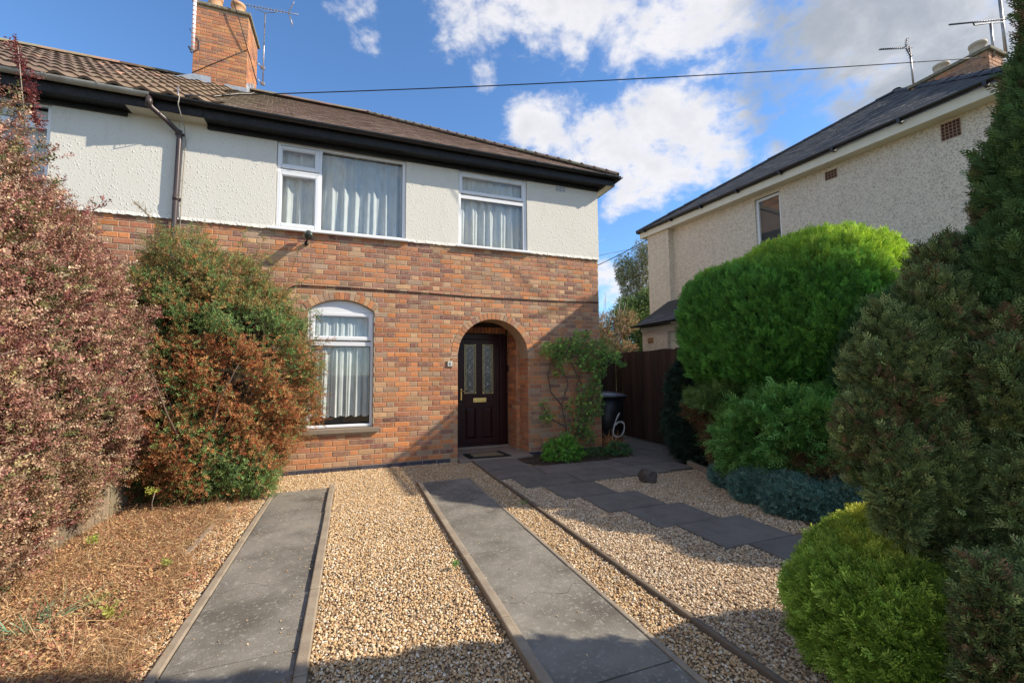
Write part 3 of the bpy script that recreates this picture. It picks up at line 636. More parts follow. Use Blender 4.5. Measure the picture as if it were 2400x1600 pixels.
# ---- the brick house
XW, XP, ZB = 4.598, -2.40, 3.735                      # right corner, party line, bottom of the render
house = thing('brick_house', 'red brick end house with white rendered upper floor and arched porch, left of centre', 'house', (XP, D, 0))
adj = thing('adjoining_house', 'adjoining rendered house at far left under wavy brown concrete tiles', 'house', (-9, D, 0))
Z0B = .065                                            # first red course above the blue plinth
cells = flemish(XP, XW, Z0B, Z0B + 45 * CH, facade_cut, random.Random(11), .1)
rb = random.Random(5); big = []
for (p, q, za, zb, hd, full) in cells:
    vis = not (p < -.55 and za < 2.75)
    A = proj_area([(p, D, za), (q, D, za), (q, D, zb), (p, D, zb)]) if vis else 0
    big.append((A, p, q, za, zb, hd))
# voussoirs of both arches
vous = []
def ring(xc, zc, R, Ro, a0, a1, n, y):
    for i in range(n):
        g = .0045 / Ro; t0 = a0 + (a1 - a0) * i / n + g; t1 = a0 + (a1 - a0) * (i + 1) / n - g
        P = [(xc + R * math.cos(t0), zc + R * math.sin(t0)), (xc + Ro * math.cos(t0), zc + Ro * math.sin(t0)), (xc + Ro * math.cos(t1), zc + Ro * math.sin(t1)), (xc + R * math.cos(t1), zc + R * math.sin(t1))]
        vous.append((P, y))
ring(PXC, PZS, PR, PRO, 0, math.pi, 29, D)
_a = math.asin((_hw) / W3R); ring(W3XC, W3ZC, W3R + .004, W3RO, math.pi / 2 - _a, math.pi / 2 + _a, 15, D)
big.sort(key=lambda t: -t[0]); NSINGLE = 300 - len(vous) - 8
stuff = MB()
for i, (A, p, q, za, zb, hd) in enumerate(big):
    c = brick_col(rb, hd, za); yy = D + rb.uniform(-.0015, .002)
    if i < NSINGLE and A > 0:
        w = round(q - p, 3); o = bpy.data.objects.new('brick', shared_brick(w, HB, rb.randrange(3))); put(o, house, ((p + q) / 2, yy, (za + zb) / 2)); o.color = (*c, 1)
        o.rotation_euler = (0, R_(rb.uniform(-.35, .35)), 0)
    else:
        v, f = brick_shape(q - p, zb - za, rb); stuff.add([(a + (p + q) / 2, b + yy, cc + (za + zb) / 2) for a, b, cc in v], f, c)
for (P, y) in vous:
    mb = MB(); cx_ = sum(a for a, b in P) / 4; cz_ = sum(b for a, b in P) / 4; e = .94
    fr = [(cx_ + (a - cx_) * e, y - .001, cz_ + (b - cz_) * (e + .01)) for a, b in P]; md = [(a, y + .004, b) for a, b in P]; bk = [(a, y + .10, b) for a, b in P]
    mb.add(fr + md + bk, [(3, 2, 1, 0)] + [(i, (i + 1) % 4, 4 + (i + 1) % 4, 4 + i) for i in range(4)] + [(4 + i, 4 + (i + 1) % 4, 8 + (i + 1) % 4, 8 + i) for i in range(4)])
    o = mb.build('brick', M['brick'], house); o.color = (*brick_col(rb, True, 2.0), 1)
stuff.build('wall_bricks', M['brick'], house, kind='stuff')

def wall_strips(mb, x0, x1, z0, z1, holes, y, step=.04):
    """vertical strips at depth y with holes(x) -> list of (za, zb) left open; edges get a return to y+0.12"""
    xs = sorted(set([x0, x1] + [h for h in holes['x'] if x0 < h < x1])); fine = []
    for a, b in zip(xs, xs[1:]):
        n = max(1, int(math.ceil((b - a) / step))) if holes['fine'](a, b) else 1
        fine += [(a + (b - a) * i / n, a + (b - a) * (i + 1) / n) for i in range(n)]
    for a, b in fine:
        e = 1e-5; la = holes['f'](a + e); lb = holes['f'](b - e); za = zb_ = z0
        for (ha, hb) in list(zip(la, lb)) + [((z1, z1), (z1, z1))]:
            if ha[0] > za + 1e-6 or hb[0] > zb_ + 1e-6: mb.add([(a, y, za), (b, y, zb_), (b, y, hb[0]), (a, y, ha[0])], [(0, 1, 2, 3)])
            za, zb_ = ha[1], hb[1]
def hole_f(x):
    o = []
    if W3X0 < x < W3X1: o.append((W3Z0, circ_z(x, W3XC, W3ZC, W3R)))
    if PX0 < x < PX1: o.append((-.02, circ_z(x, PXC, PZS, PR + .0005) or PZS))
    return o
mb = MB(); wall_strips(mb, XP, XW - .004, -.02, ZB + .02, dict(x=[W3X0, W3X1, PX0, PX1], f=hole_f, fine=lambda a, b: (a >= W3X0 - .001 and b <= W3X1 + .001) or (a >= PX0 - .001 and b <= PX1 + .001)), D + .0055)
# window 3 reveals and the porch reveal
def reveal(mb, pts, y0, y1):
    for (a, b) in zip(pts, pts[1:]): mb.add([(a[0], y0, a[1]), (b[0], y0, b[1]), (b[0], y1, b[1]), (a[0], y1, a[1])], [(0, 1, 2, 3)])
w3pts = [(W3X1, W3Z0), (W3X1, W3ZS)] + [(x, circ_z(x, W3XC, W3ZC, W3R)) for x in np.linspace(W3X1 - 1e-4, W3X0 + 1e-4, 15)] + [(W3X0, W3ZS), (W3X0, W3Z0), (W3X1, W3Z0)]
reveal(mb, w3pts, D + .0055, D + .2)
parch = [(PXC + PR * math.cos(t), PZS + PR * math.sin(t)) for t in np.linspace(0, math.pi, 25)]
reveal(mb, [(PX1, 0)] + parch + [(PX0, 0)], D + .0055, D + .43)
mb.add([(XW - .004, D + .0055, -.02), (XW - .004, 14.5, -.02), (XW - .004, 14.5, 5.2), (XW - .004, D + .0055, 5.2)], [(0, 1, 2, 3)])
mb.add([(XP, 14.5, -.02), (XW, 14.5, -.02), (XW, 14.5, 5.2), (XP, 14.5, 5.2)], [(0, 1, 2, 3)])
mb.build('wall', M['mortar'], house)
# bricks on the house's right-hand side (seen only from other places)
sb = MB(); rs = random.Random(8)
for (p, q, za, zb, hd, full) in flemish(D + .01, 12., Z0B, Z0B + 45 * CH, lambda a, b, c, d: [(a, b)], rs):
    v, f = brick_shape(q - p, zb - za, rs); sb.add([(XW + .001 + (.0 - b * 1.), a + (p + q) / 2, cc + (za + zb) / 2) for a, b, cc in v], f, brick_col(rs, hd, za))
sb.build('side_bricks', M['brick'], house, kind='stuff')
# plinth of blue engineering bricks
x = XP
while x < XW - .02:
    if not (PX0 - .02 < x + .1 < PX1 - .02):
        w = min(.226, (PX0 if x < PX0 else XW) - x - .002)
        if w > .03:
            mb = MB(); mb.cbox(x, x + w, D - .004, D + .03, -.03, Z0B - .006, .004); o = mb.build('plinth_brick', M['blue_brick'], house)
            g = rb.uniform(.7, 1.4); o.color = (g, g, g, 1)
    x += .236
    if PX0 - .02 < x + .1 < PX1 - .02: x = PX1
# porch: reveal and inner side wall bricks, ceiling, back wall
YD = 8.25                                             # door plane
pb = MB()
XI = 2.985                                            # inner right wall, XO outer right jamb
def porch_side(x, y0, y1, z0, z1, sgn, lst, hot, arch=False):
    nr = int(round((z1 - z0) / CH)); r = random.Random(int(x * 50 + y0 * 7))
    for i in range(nr):
        za = z0 + i * CH + (CH - HB) / 2; yy = y0 + .003 + (0 if i % 2 else -.118)
        while yy < y1 - .01:
            w = .228 if (i % 2) else .235; a, b = max(yy, y0 + .003), min(yy + w, y1 - .003); yy += w + .010
            if b - a < .03: continue
            v, f = brick_shape(b - a, HB, r); c = brick_col(r, False, 1, hot)
            pts = [(x + sgn * (-q2[1] + .002) * -1, (a + b) / 2 + q2[0], za + HB / 2 + q2[2]) for q2 in v] if sgn > 0 else [(x - (q2[1] - .002) * 1, (a + b) / 2 + q2[0], za + HB / 2 + q2[2]) for q2 in v]
            lst.append((b - a, (x, (a + b) / 2, za + HB / 2), c, sgn, pts, f))
side = []
porch_side(PX1 - .003, D + .018, D + .43, Z0B, PZS, 1, side, 1)
porch_side(XI, D + .44, YD - .02, Z0B, 2.30, 1, side, 1)
porch_side(PX0 + .003, D + .018, YD - .02, Z0B, PZS, -1, side, 1)
side.sort(key=lambda t: -(1 if t[3] > 0 else 0))
for (w, c0, c, sgn, pts, f) in side[:8]: pass
for (w, c0, c, sgn, pts, f) in side: pb.add(pts, f, c)
r_ = random.Random(9)
for i in range(int((2.3 - Z0B) / CH)):
    za = Z0B + i * CH + (CH - HB) / 2; pb.cbox(XI + .004, PX1 - .006, D + .425, D + .433, za, za + HB, .003, brick_col(r_, False, 1, 1))
pb.build('porch_bricks', M['brick'], house, kind='stuff')
mb = MB()
mb.add([(PX1 + .004, D + .1, 0), (PX1 + .004, D + .44, 0), (PX1 + .004, D + .44, 2.5), (PX1 + .004, D + .1, 2.5)], [(0, 1, 2, 3)])
mb.add([(PX1 + .004, D + .434, 0), (XI + .006, D + .434, 0), (XI + .006, D + .434, 2.5), (PX1 + .004, D + .434, 2.5)], [(0, 1, 2, 3)])
mb.add([(XI + .006, D + .434, 0), (XI + .006, YD + .1, 0), (XI + .006, YD + .1, 2.5), (XI + .006, D + .434, 2.5)], [(0, 1, 2, 3)])
mb.add([(PX0 - .004, D + .1, 0), (PX0 - .004, YD + .1, 0), (PX0 - .004, YD + .1, 2.5), (PX0 - .004, D + .1, 2.5)], [(0, 1, 2, 3)])
mb.build('porch_wall', M['mortar'], house)
mb = MB(); mb.box(PX0 - .05, PX1 + .05, D + .43, YD + .1, 2.46, 2.52); mb.box(PX0 - .05, PX1 + .05, YD, YD + .1, 2.30, 2.46); mb.build('porch_ceiling', M['felt'], house)
lb = MB(); r_ = random.Random(2); xx = PX0 + .01
while xx < XI - .03:                                   # soldier course above the door
    lb.cbox(xx, xx + .066, YD - .02, YD + .0, 2.30, 2.42, .003, brick_col(r_, True, 1, 1)); xx += .076
lb.build('lintel_bricks', M['brick'], house, kind='stuff')
mb = MB(); mb.cbox(PX0 + .001, PX1 - .001, D - .17, YD - .10, -.04, .045, .006); mb.build('door_step', M['step'], house)
mb = MB(); mb.cbox(PX0 + .001, XI - .004, YD - .095, YD + .0, -.04, .075, .006); mb.build('threshold', M['step'], house)

# ---- render band with window openings
YR = D - .016; WR = .07
W1 = (-1.138, .828, 3.757, 5.19); W2 = (1.742, 3.065, 3.760, 5.19); WA = (-5.6, -3.81, 3.757, 5.19)
def band_holes(wins):
    def f(x):
        return [(w[2], w[3]) for w in wins if w[0] < x < w[1]]
    return f
def render_band(parent, x0, x1, wins):
    mb = MB(); wall_strips(mb, x0, x1, ZB, 5.20, dict(x=[q for w in wins for q in w[:2]], f=band_holes(wins), fine=lambda a, b: False), YR)
    for w in wins:
        for xx in (w[0], w[1]): mb.add([(xx, YR, w[2]), (xx, YR, w[3]), (xx, YR + .25, w[3]), (xx, YR + .25, w[2])], [(0, 1, 2, 3)])
    # ragged bell-cast drip along the bottom
    r = random.Random(int(x0 * 10)); n = int((x1 - x0) / .03); top = []; bot = []
    for i in range(n + 1):
        xx = x0 + (x1 - x0) * i / n; top.append((xx, YR, ZB + .05)); bot.append((xx, YR - .014 + r.uniform(-.005, .004), ZB - .004 + r.uniform(-.008, .008)))
    back = [(p[0], D + .003, ZB - .002) for p in bot]
    mb.add(top + bot + back, [(i, i + 1, n + 2 + i, n + 1 + i) for i in range(n)] + [(n + 1 + i, n + 2 + i, 2 * n + 3 + i, 2 * n + 2 + i) for i in range(n)])
    return mb.build('render_coat', M['render'], parent)
render_band(house, XP, XW + .014, [W1, W2])
mb = MB(); mb.add([(XW + .014, YR, ZB), (XW + .014, 14.4, ZB), (XW + .014, 14.4, 5.2), (XW + .014, YR, 5.2)], [(0, 1, 2, 3)]); mb.build('render_coat', M['render'], house)
render_band(adj, -9.2, XP - .002, [WA])

# ---- windows
def frame_rect(mb, x0, x1, z0, z1, y0, y1, w, b=.006):
    wl, wr, wb, wt = w if hasattr(w, '__len__') else (w,) * 4
    mb.cbox(x0, x0 + wl, y0, y1, z0, z1, b); mb.cbox(x1 - wr, x1, y0, y1, z0, z1, b)
    mb.cbox(x0 + wl, x1 - wr, y0 + .001, y1, z0, z0 + wb, b); mb.cbox(x0 + wl, x1 - wr, y0 + .001, y1, z1 - wt, z1, b)
def pane(parent, x0, x1, z0, z1, y, label=None):
    mb = MB(); mb.add([(x0, y, z0), (x1, y, z0), (x1, y, z1), (x0, y, z1)], [(0, 1, 2, 3)]); o = mb.build('pane', M['glass'], parent)
    g = MB(); frame_rect(g, x0 - .001, x1 + .001, z0 - .001, z1 + .001, y - .006, y - .001, .008, .001); g.build('gasket', M['black_plastic'], parent); return o
YW = D + .012
def sash(parent, gx0, gx1, gz0, gz1, y, w=.062):
    mb = MB(); frame_rect(mb, gx0 - w, gx1 + w, gz0 - w, gz1 + w, y - .012, y + .04, w - .004, .008)
    frame_rect(mb, gx0 - .006, gx1 + .006, gz0 - .006, gz1 + .006, y + .0, y + .04, .012, .003)
    mb.build('sash', M['white'], parent); pane(parent, gx0, gx1, gz0, gz1, y + .022)
def win_part(parent, label):
    o = bpy.data.objects.new('window', None); put(o, parent, (0, 0, 0)); return o
def window_unit(parent, outer, mb_fn, label):
    mb = MB(); mb_fn(mb); o = mb.build('window', M['white'], parent, label); return o
def f1(mb):
    x0, x1, z0, z1 = W1; z1 -= .03
    frame_rect(mb, x0 + .004, x1 - .004, z0, z1, YW, YW + .06, (.05, .055, .045, .06))
    mb.cbox(-.540, -.492, YW + .002, YW + .06, z0 + .04, z1 - .05, .004); mb.cbox(x0 + .05, -.538, YW + .003, YW + .06, 4.685, 4.715, .004)
w1 = window_unit(house, W1, f1, 'wide white three light window on the upper floor')
sash(w1, -1.067, -.597, 4.79, 5.027, YW); sash(w1, -1.065, -.590, 3.850, 4.612, YW); pane(w1, -.492, .773, 3.803, 5.066, YW + .03)
def f2(mb):
    x0, x1, z0, z1 = W2; z1 -= .03
    frame_rect(mb, x0 + .004, x1 - .004, z0, z1, YW, YW + .06, (.045, .075, .03, .06)); mb.cbox(x0 + .045, x1 - .075, YW + .002, YW + .06, 4.636, 4.70, .004)
w2 = window_unit(house, W2, f2, 'white two light window on the upper floor nearer the corner')
sash(w2, 1.815, 2.972, 4.782, 5.042, YW, .055); pane(w2, 1.789, 2.990, 3.793, 4.634, YW + .03)
for (w, a, b) in ((W1, -1.2, .872), (W2, 1.70, 3.126)):
    mb = MB(); mb.cbox(a, b, YR - .055, YW + .03, w[2] - .034, w[2] - .002, .006); mb.build('sill', M['white'], w1 if a < 0 else w2)
mb = MB(); frame_rect(mb, WA[0] + .004, WA[1] - .004, WA[2], WA[3] - .03, YW, YW + .06, .05); mb.cbox(-4.5, -4.45, YW + .002, YW + .06, WA[2] + .04, WA[3] - .07, .004); mb.cbox(-4.45, WA[1] - .05, YW + .003, YW + .06, 4.80, 4.90, .004)
wa = mb.build('window', M['white'], adj); pane(wa, -4.44, -3.87, 4.92, 5.09, YW + .03); pane(wa, -4.44, -3.87, 3.82, 4.79, YW + .03); pane(wa, -5.54, -4.51, 3.82, 5.09, YW + .03)
mb = MB(); mb.cbox(WA[0] - .05, WA[1] + .04, YR - .055, YW + .03, WA[2] - .034, WA[2] - .002, .006); mb.build('sill', M['white'], wa)
# ground floor window under the segmental arch
Y3 = D + .06; G3 = lambda px, py: on(600 + px / 2.6133, 640 + py / 2.6133, 1, Y3)
gl = G3(348, 250); gr = G3(690, 395); tl = G3(320, 420)
def f3(mb):
    zt = W3ZS - .02
    frame_rect(mb, W3X0 + .005, W3X1 - .005, W3Z0 + .005, zt, Y3, Y3 + .06, (.055, .045, .05, .03)); mb.cbox(W3X0 + .05, W3X1 - .05, Y3 + .002, Y3 + .06, 1.955, 2.02, .004)
    xs = np.linspace(W3X0 + .006, W3X1 - .006, 15); top = [(x, circ_z(x, W3XC, W3ZC, W3R - .006)) for x in xs]
    mb.extr_y([(W3X0 + .006, zt + .004)] + [(W3X1 - .006, zt + .004)] + top[::-1], Y3 + .01, Y3 + .06)
w3 = window_unit(house, None, f3, 'tall white ground floor window with arched head panel')
sash(w3, W3X0 + .105, W3X1 - .08, 2.105, 2.43, Y3, .06); pane(w3, W3X0 + .062, W3X1 - .052, .735, 1.952, Y3 + .03)
mb = MB(); mb.cbox(W3X0 + .03, W3X1 - .03, Y3 - .02, Y3 + .02, W3Z0 + .012, W3Z0 + .05, .008); mb.build('sill', M['white'], w3)
mb = MB(); pts = [(W3X0 - .09, D - .055), (W3X1 + .10, D - .055), (W3X1 + .10, D + .055), (W3X0 - .09, D + .055)]
mb.add([(x, y, W3Z0 - .065) for x, y in pts] + [(x, y, W3Z0 - .004 + (.0 if y < D else .006)) for x, y in pts], [(0, 3, 2, 1), (4, 5, 6, 7), (0, 1, 5, 4), (1, 2, 6, 5), (2, 3, 7, 6), (3, 0, 4, 7)]); mb.build('stone_sill', M['slab'], house, label='grey stone sill below the arched window').color = (2.0, 1.75, 1.4, 1)
# rooms behind the panes
mb = MB()
def room(mb, x0, x1, z0, z1, y0=D + .08, y1=D + 2.6):
    mb.add([(x0, y0, z0), (x1, y0, z0), (x1, y1, z0), (x0, y1, z0), (x0, y0, z1), (x1, y0, z1), (x1, y1, z1), (x0, y1, z1)], [(0, 1, 2, 3), (4, 7, 6, 5), (1, 5, 6, 2), (2, 6, 7, 3), (0, 3, 7, 4)])
room(mb, -2.2, 1.2, 3.0, 5.19); room(mb, 1.3, 4.4, 3.0, 5.19); room(mb, -2.2, 1.5, .1, 2.9, D + .13)
mb.build('room', M['dark_room'], house)
mb = MB(); room(mb, -8., -2.6, 3., 5.19); mb.build('room', M['dark_room'], adj)
# net curtains
def curtain(x0, x1, z0, z1, y, label, seed, folds, amp=.035, scal=.0, dx=.006):
    r = random.Random(seed); n = int((x1 - x0) / dx); m_ = 26; ph = [r.uniform(0, 6.28) for _ in range(5)]; V = []
    for j in range(m_ + 1):
        t = j / m_; zt = z1 + (z0 - z1) * t
        for i in range(n + 1):
            u = i / n; x = x0 + (x1 - x0) * u; k = folds * 2 * math.pi
            a = amp * (.35 + .9 * t); w = math.sin(k * u + ph[0] + 1.2 * math.sin(k * .31 * u + ph[1]) + .5 * t) + .45 * math.sin(2.3 * k * u + ph[2] + t) + .3 * math.sin(.5 * k * u + ph[3])
            zz = zt - (scal * abs(math.sin(x * 22)) * (1 if j == m_ else 0)); V.append((x + .012 * t * math.sin(k * u + ph[4]), y + a * w, zz))
    mb = MB(); mb.add(V, [(j * (n + 1) + i, j * (n + 1) + i + 1, (j + 1) * (n + 1) + i + 1, (j + 1) * (n + 1) + i) for j in range(m_) for i in range(n)], (1, 1, 1), True)
    return mb.build('net_curtain', M['net'], None, label, 'curtain', 'curtains behind the windows')
curtain(-1.12, .81, 3.79, 5.13, D + .135, 'white net curtain with leaf pattern behind the wide upstairs window', 3, 9, .032)
curtain(1.77, 3.04, 3.79, 5.13, D + .125, 'white net curtain behind the narrower upstairs window near the corner', 4, 7, .03)
curtain(W3X0 + .02, W3X1 - .02, .85, 2.45, D + .125, 'white net curtain with scalloped hem in the ground floor window', 5, 8, .026, .03)
curtain(-5.5, -3.85, 3.79, 5.1, D + .125, 'pale curtain in the window behind the purple hedge at far left', 6, 7)

# ---- front door
def Dp(px, py): return on(1020 + px * 500 / 1867, 700 + py * 500 / 1867, 1, YD)
def build_door():
    fr = MB(); zt = 2.285; xr = 2.905; xl = PX0 + .14; fr.cbox(xr + .001, XI - .003, YD + .0, YD + .05, .076, zt, .004)
    frame_rect(fr, xl, xr, .076, zt, YD - .01, YD + .06, (.06, .085, .03, .11), .008); fr.cbox(PX0 + .002, xl - .001, YD + .0, YD + .05, .076, zt, .004); fr.build('door_frame', M['door'], house)
    g1a, g1b, g2a, g2b = Dp(262, 405), Dp(352, 822), Dp(420, 405), Dp(503, 822)
    lx0, lx1, lz0, lz1 = xl + .064, xr - .089, .11, zt - .115
    d = MB(); zg0, zg1 = g1b[2], g1a[2]; y0, y1 = YD + .008, YD + .05
    d.cbox(lx0, g1a[0], y0, y1, lz0, lz1); d.cbox(g2b[0], lx1, y0, y1, lz0, lz1); d.cbox(g1b[0], g2a[0], y0 + .001, y1, zg0, zg1)
    d.cbox(g1a[0], g2b[0], y0 + .001, y1, zg1, lz1); zpan = Dp(300, 950)[2]; zp0 = .21
    d.cbox(g1a[0], g2b[0], y0 + .001, y1, zpan, zg0); d.cbox(g1a[0], g2b[0], y0 + .001, y1, lz0, zp0)
    d.cbox(g1b[0] + .02, g2a[0] - .02, y0 + .002, y1, zp0, zpan); d.box(g1a[0], g2b[0], y0 + .022, y1 - .004, zp0, zpan)
    door = d.build('door', M['door'], house, label='dark mahogany front door with two leaded lights')
    for (a, b) in ((g1a[0], g1b[0] + .02), (g2a[0] - .02, g2b[0])):
        p = MB(); m_ = .035; xa, xb, za, zb = a + .012, b - .012, zp0 + .012, zpan - .012
        p.add([(xa, y0 + .02, za), (xb, y0 + .02, za), (xb, y0 + .02, zb), (xa, y0 + .02, zb), (xa + m_, y0 + .002, za + m_), (xb - m_, y0 + .002, za + m_), (xb - m_, y0 + .002, zb - m_), (xa + m_, y0 + .002, zb - m_)],
              [(4, 5, 6, 7), (0, 1, 5, 4), (1, 2, 6, 5), (2, 3, 7, 6), (3, 0, 4, 7)]); p.build('panel', M['door'], door)
    for (a, b) in ((g1a, g1b), (g2a, g2b)):
        x0, x1, z0, z1 = a[0], b[0], b[2], a[2]; g = MB(); g.box(x0, x1, y0 + .02, y0 + .026, z0, z1); g.build('leaded_light', M['dark_glass'], door)
        l = MB(); frame_rect(l, x0 - .012, x1 + .012, z0 - .012, z1 + .012, y0 - .004, y0 + .02, .010, .001); frame_rect(l, x0 + .022, x1 - .022, z0 + .025, z1 - .025, y0 + .012, y0 + .019, .007, .001)
        for (xx, zz) in ((x0, z0), (x1, z0), (x0, z1), (x1, z1)): l.cbox(xx - .016, xx + .016, y0 - .008, y0 + .0, zz - .016, zz + .016, .004)
        l.build('brass_border', M['brass_dull'], door)
        c = MB(); xm = (x0 + x1) / 2; w = x1 - x0 - .06; zz = z0 + .05; s = w
        while zz < z1 - .04:
            for sg in (1, -1):
                p, q = (xm - sg * w / 2, y0 + .017, zz), (xm + sg * w / 2, y0 + .017, min(zz + s * 1.1, z1 - .03)); c.tube([p, q], .0028, 5)
            zz += s * 1.1
        c.build('lead_lattice', M['alu_dark'], door)
        e = MB(); zc = z0 + (z1 - z0) * .49; k = .9
        for (dx_, dz_, ww, hh) in ((0, .035, .045, .10), (-.045, 0, .06, .035), (.045, 0, .06, .035), (-.02, -.045, .04, .06), (.02, -.045, .04, .06), (0, -.30, .06, .07)):
            cx_, cz_ = xm + dx_, zc + dz_; e.add([(cx_ - ww / 2, y0 + .014, cz_), (cx_, y0 + .014, cz_ - hh / 2), (cx_ + ww / 2, y0 + .014, cz_), (cx_, y0 + .014, cz_ + hh / 2), (cx_, y0 + .006, cz_)], [(0, 1, 4), (1, 2, 4), (2, 3, 4), (3, 0, 4)])
        e.build('bevelled_motif', M['clear_bevel'], door)
    a, b = Dp(333, 868), Dp(447, 903); p = MB(); p.cbox(a[0], b[0], y0 - .010, y0 - .001, b[2], a[2], .003); p.cbox(a[0] + .02, b[0] - .02, y0 - .016, y0 - .009, (a[2] + b[2]) / 2 - .014, (a[2] + b[2]) / 2 + .012, .003); p.build('letter_plate', M['brass'], door)
    a, b = Dp(222, 788), Dp(236, 888); xm = max((a[0] + b[0]) / 2, lx0 + .03); h = MB(); h.cbox(xm - .014, xm + .014, y0 - .010, y0 - .001, b[2], a[2], .004); zc = Dp(230, 808)[2]
    h.tube([(xm, y0 - .008, zc), (xm, y0 - .045, zc), (xm + .03, y0 - .052, zc), (xm + .13, y0 - .05, zc - .004)], .009, 8); h.build('handle', M['brass'], door)
build_door()
# doormat, bell, porch lamp, number plaque
t = thing('doormat', 'black edged doormat with tan coir centre on the porch step', 'doormat', (2.42, 7.75, .045))
mc = [on(1020 + a * .2678, 700 + b * .2678, 2, .06) for a, b in ((240, 1357), (560, 1327), (668, 1368), (300, 1395))]
def quad_in(k, z0, z1, bow=0): cx_ = sum(p[0] for p in mc) / 4; cy_ = sum(p[1] for p in mc) / 4; return [(cx_ + (p[0] - cx_) * k, cy_ + (p[1] - cy_) * k) for p in mc]
mb = MB(); mb.prism(quad_in(1., 0, 0)[::-1], .0455, .060); mb.build('rubber_border', M['mat_black'], t)
mb = MB(); mb.prism(quad_in(.72, 0, 0)[::-1], .0605, .066); mb.build('coir_centre', M['coir'], t)
bp = [P_ for P_ in (on(1020 + 642 * .2678, 700 + 610 * .2678, 0, XI),)][0]
t = thing('doorbell', 'small black video doorbell on the orange bricks inside the porch', 'doorbell', (XI, bp[1], bp[2]))
mb = MB(); mb.cbox(XI - .024, XI - .002, bp[1] - .028, bp[1] + .028, bp[2] - .065, bp[2] + .065, .008); mb.build('case', M['black_plastic'], t)
mb = MB(); mb.tube([(XI - .0245, bp[1], bp[2] - .035), (XI - .027, bp[1], bp[2] - .035)], .014, 14); mb.build('button', M['grey_metal'], t)
lp = on(1020 + 713 * .2678, 700 + 505 * .2678, 0, PX1 - .03)
t = thing('porch_light', 'small dark lantern fixed high on the inside of the porch arch', 'wall light', tuple(lp))
mb = MB(); mb.cbox(PX1 - .055, PX1 - .004, lp[1] - .04, lp[1] + .04, lp[2] - .075, lp[2] + .055, .008); mb.build('case', M['black_plastic'], t)
mb = MB(); mb.cbox(PX1 - .045, PX1 - .012, lp[1] - .03, lp[1] + .03, lp[2] + .056, lp[2] + .085, .008); mb.build('cap', M['black_plastic'], t)

def text_mesh(s, size, name, m, extr=.001):
    cu = bpy.data.curves.new(name, 'FONT'); cu.body = s; cu.size = size; cu.extrude = extr; cu.align_x = 'CENTER'; cu.align_y = 'CENTER'; cu.offset = .0
    o = bpy.data.objects.new(name, cu); me = bpy.data.meshes.new_from_object(o); me.materials.clear(); me.materials.append(m); bpy.data.objects.remove(o); return me
t = thing('house_number_plaque', 'square cream plaque with black number 6 left of the porch', 'house number', (1.592, D, 1.664))
mb = MB(); mb.cbox(1.542, 1.642, D - .018, D - .001, 1.611, 1.718, .005); mb.build('backing', M['plaque_edge'], t)
mb = MB(); mb.cbox(1.555, 1.629, D - .022, D - .0165, 1.626, 1.704, .004); mb.build('face', M['plaque'], t)
n6 = bpy.data.objects.new('numeral', text_mesh('6', .085, 'numeral', M['letter'])); put(n6, t, (1.592, D - .0235, 1.668)); n6.rotation_euler = (R_(90), 0, 0)

# ---- eaves: soffit, fascia, gutter
YE = 7.08; ZS = 5.195; ZE = 5.36
XE = 4.855
mb = MB(); mb.cbox(XP + .35, XE + .0, YE - .018, YE - .001, ZS - .004, ZE - .02, .003); mb.build('fascia', M['black'], house)
mb = MB(); mb.box(XP + .35, XW + .10, YE, YR + .02, ZS, ZS + .012); mb.cbox(XP + .35, XW + .02, YR - .045, YR - .001, ZS - .062, ZS - .001, .004); mb.build('soffit', M['black'], house)
mb = MB(); mb.box(XW + .10, XE, YE, 14.5, ZS, ZS + .012); mb.box(XP, XP + .35, YE + .01, YR + .02, ZS - .003, ZS + .012); mb.build('soffit', M['cream'], house)
mb = MB(); mb.cbox(XE + .001, XE + .018, YE - .018, 14.5, ZS - .004, ZE - .02, .003); mb.build('fascia', M['black'], house)
def channel(mb, p0, p1, r, th=.004, n=10):
    p0, p1 = Vector(p0), Vector(p1); d = (p1 - p0).normalized(); s = Vector((-d.y, d.x, 0)).normalized(); u = Vector((0, 0, 1)); rings = []
    for p in (p0, p1):
        rings.append([p + s * r * math.cos(a) + u * r * math.sin(a) for a in [math.pi + math.pi * k / n for k in range(n + 1)]] + [p + s * (r - th) * math.cos(a) + u * (r - th) * math.sin(a) for a in [2 * math.pi - math.pi * k / n for k in range(n + 1)]])
    m_ = len(rings[0]); mb.add(rings[0] + rings[1], [(k, (k + 1) % m_, m_ + (k + 1) % m_, m_ + k) for k in range(m_)] + [tuple(range(m_))[::-1], tuple(range(m_, 2 * m_))], (1, 1, 1), False)
YG = 7.005; GR = .056
mb = MB(); channel(mb, (XP - .25, YG, 5.372), (XE + .10, YG, 5.362), GR); channel(mb, (XE + .09, YG - .05, 5.362), (XE + .09, 14.4, 5.36), GR); gut = mb.build('gutter', M['black_plastic'], house)
mb = MB(); channel(mb, (-9.2, YG, 5.385), (XP - .25, YG, 5.366), GR); ag = mb.build('gutter', M['grey_gutter'], adj)
def bracket(x, y, z, parent, m, w=.03):
    b = MB(); channel(b, (x - w / 2, y, z), (x + w / 2, y, z), GR + .006, .006); b.build('gutter_bracket', m, parent)
for x in (-2.0, -1.05, -.65, -.10, .35, 1.10, 1.16, 1.9, 2.7, 3.1, 3.9, 4.6): bracket(x, YG, 5.367, gut, M['black_plastic'])
for x in (-8, -7, -6, -5.2, -4.3, -3.75, -3.72, -3.2): bracket(x, YG, 5.378, ag, M['grey_gutter'], .02)
mb = MB(); mb.cbox(-9.2, XP + .345, YE - .018, YE - .001, ZS - .004, ZE - .02, .003); mb.build('fascia', M['black'], adj)
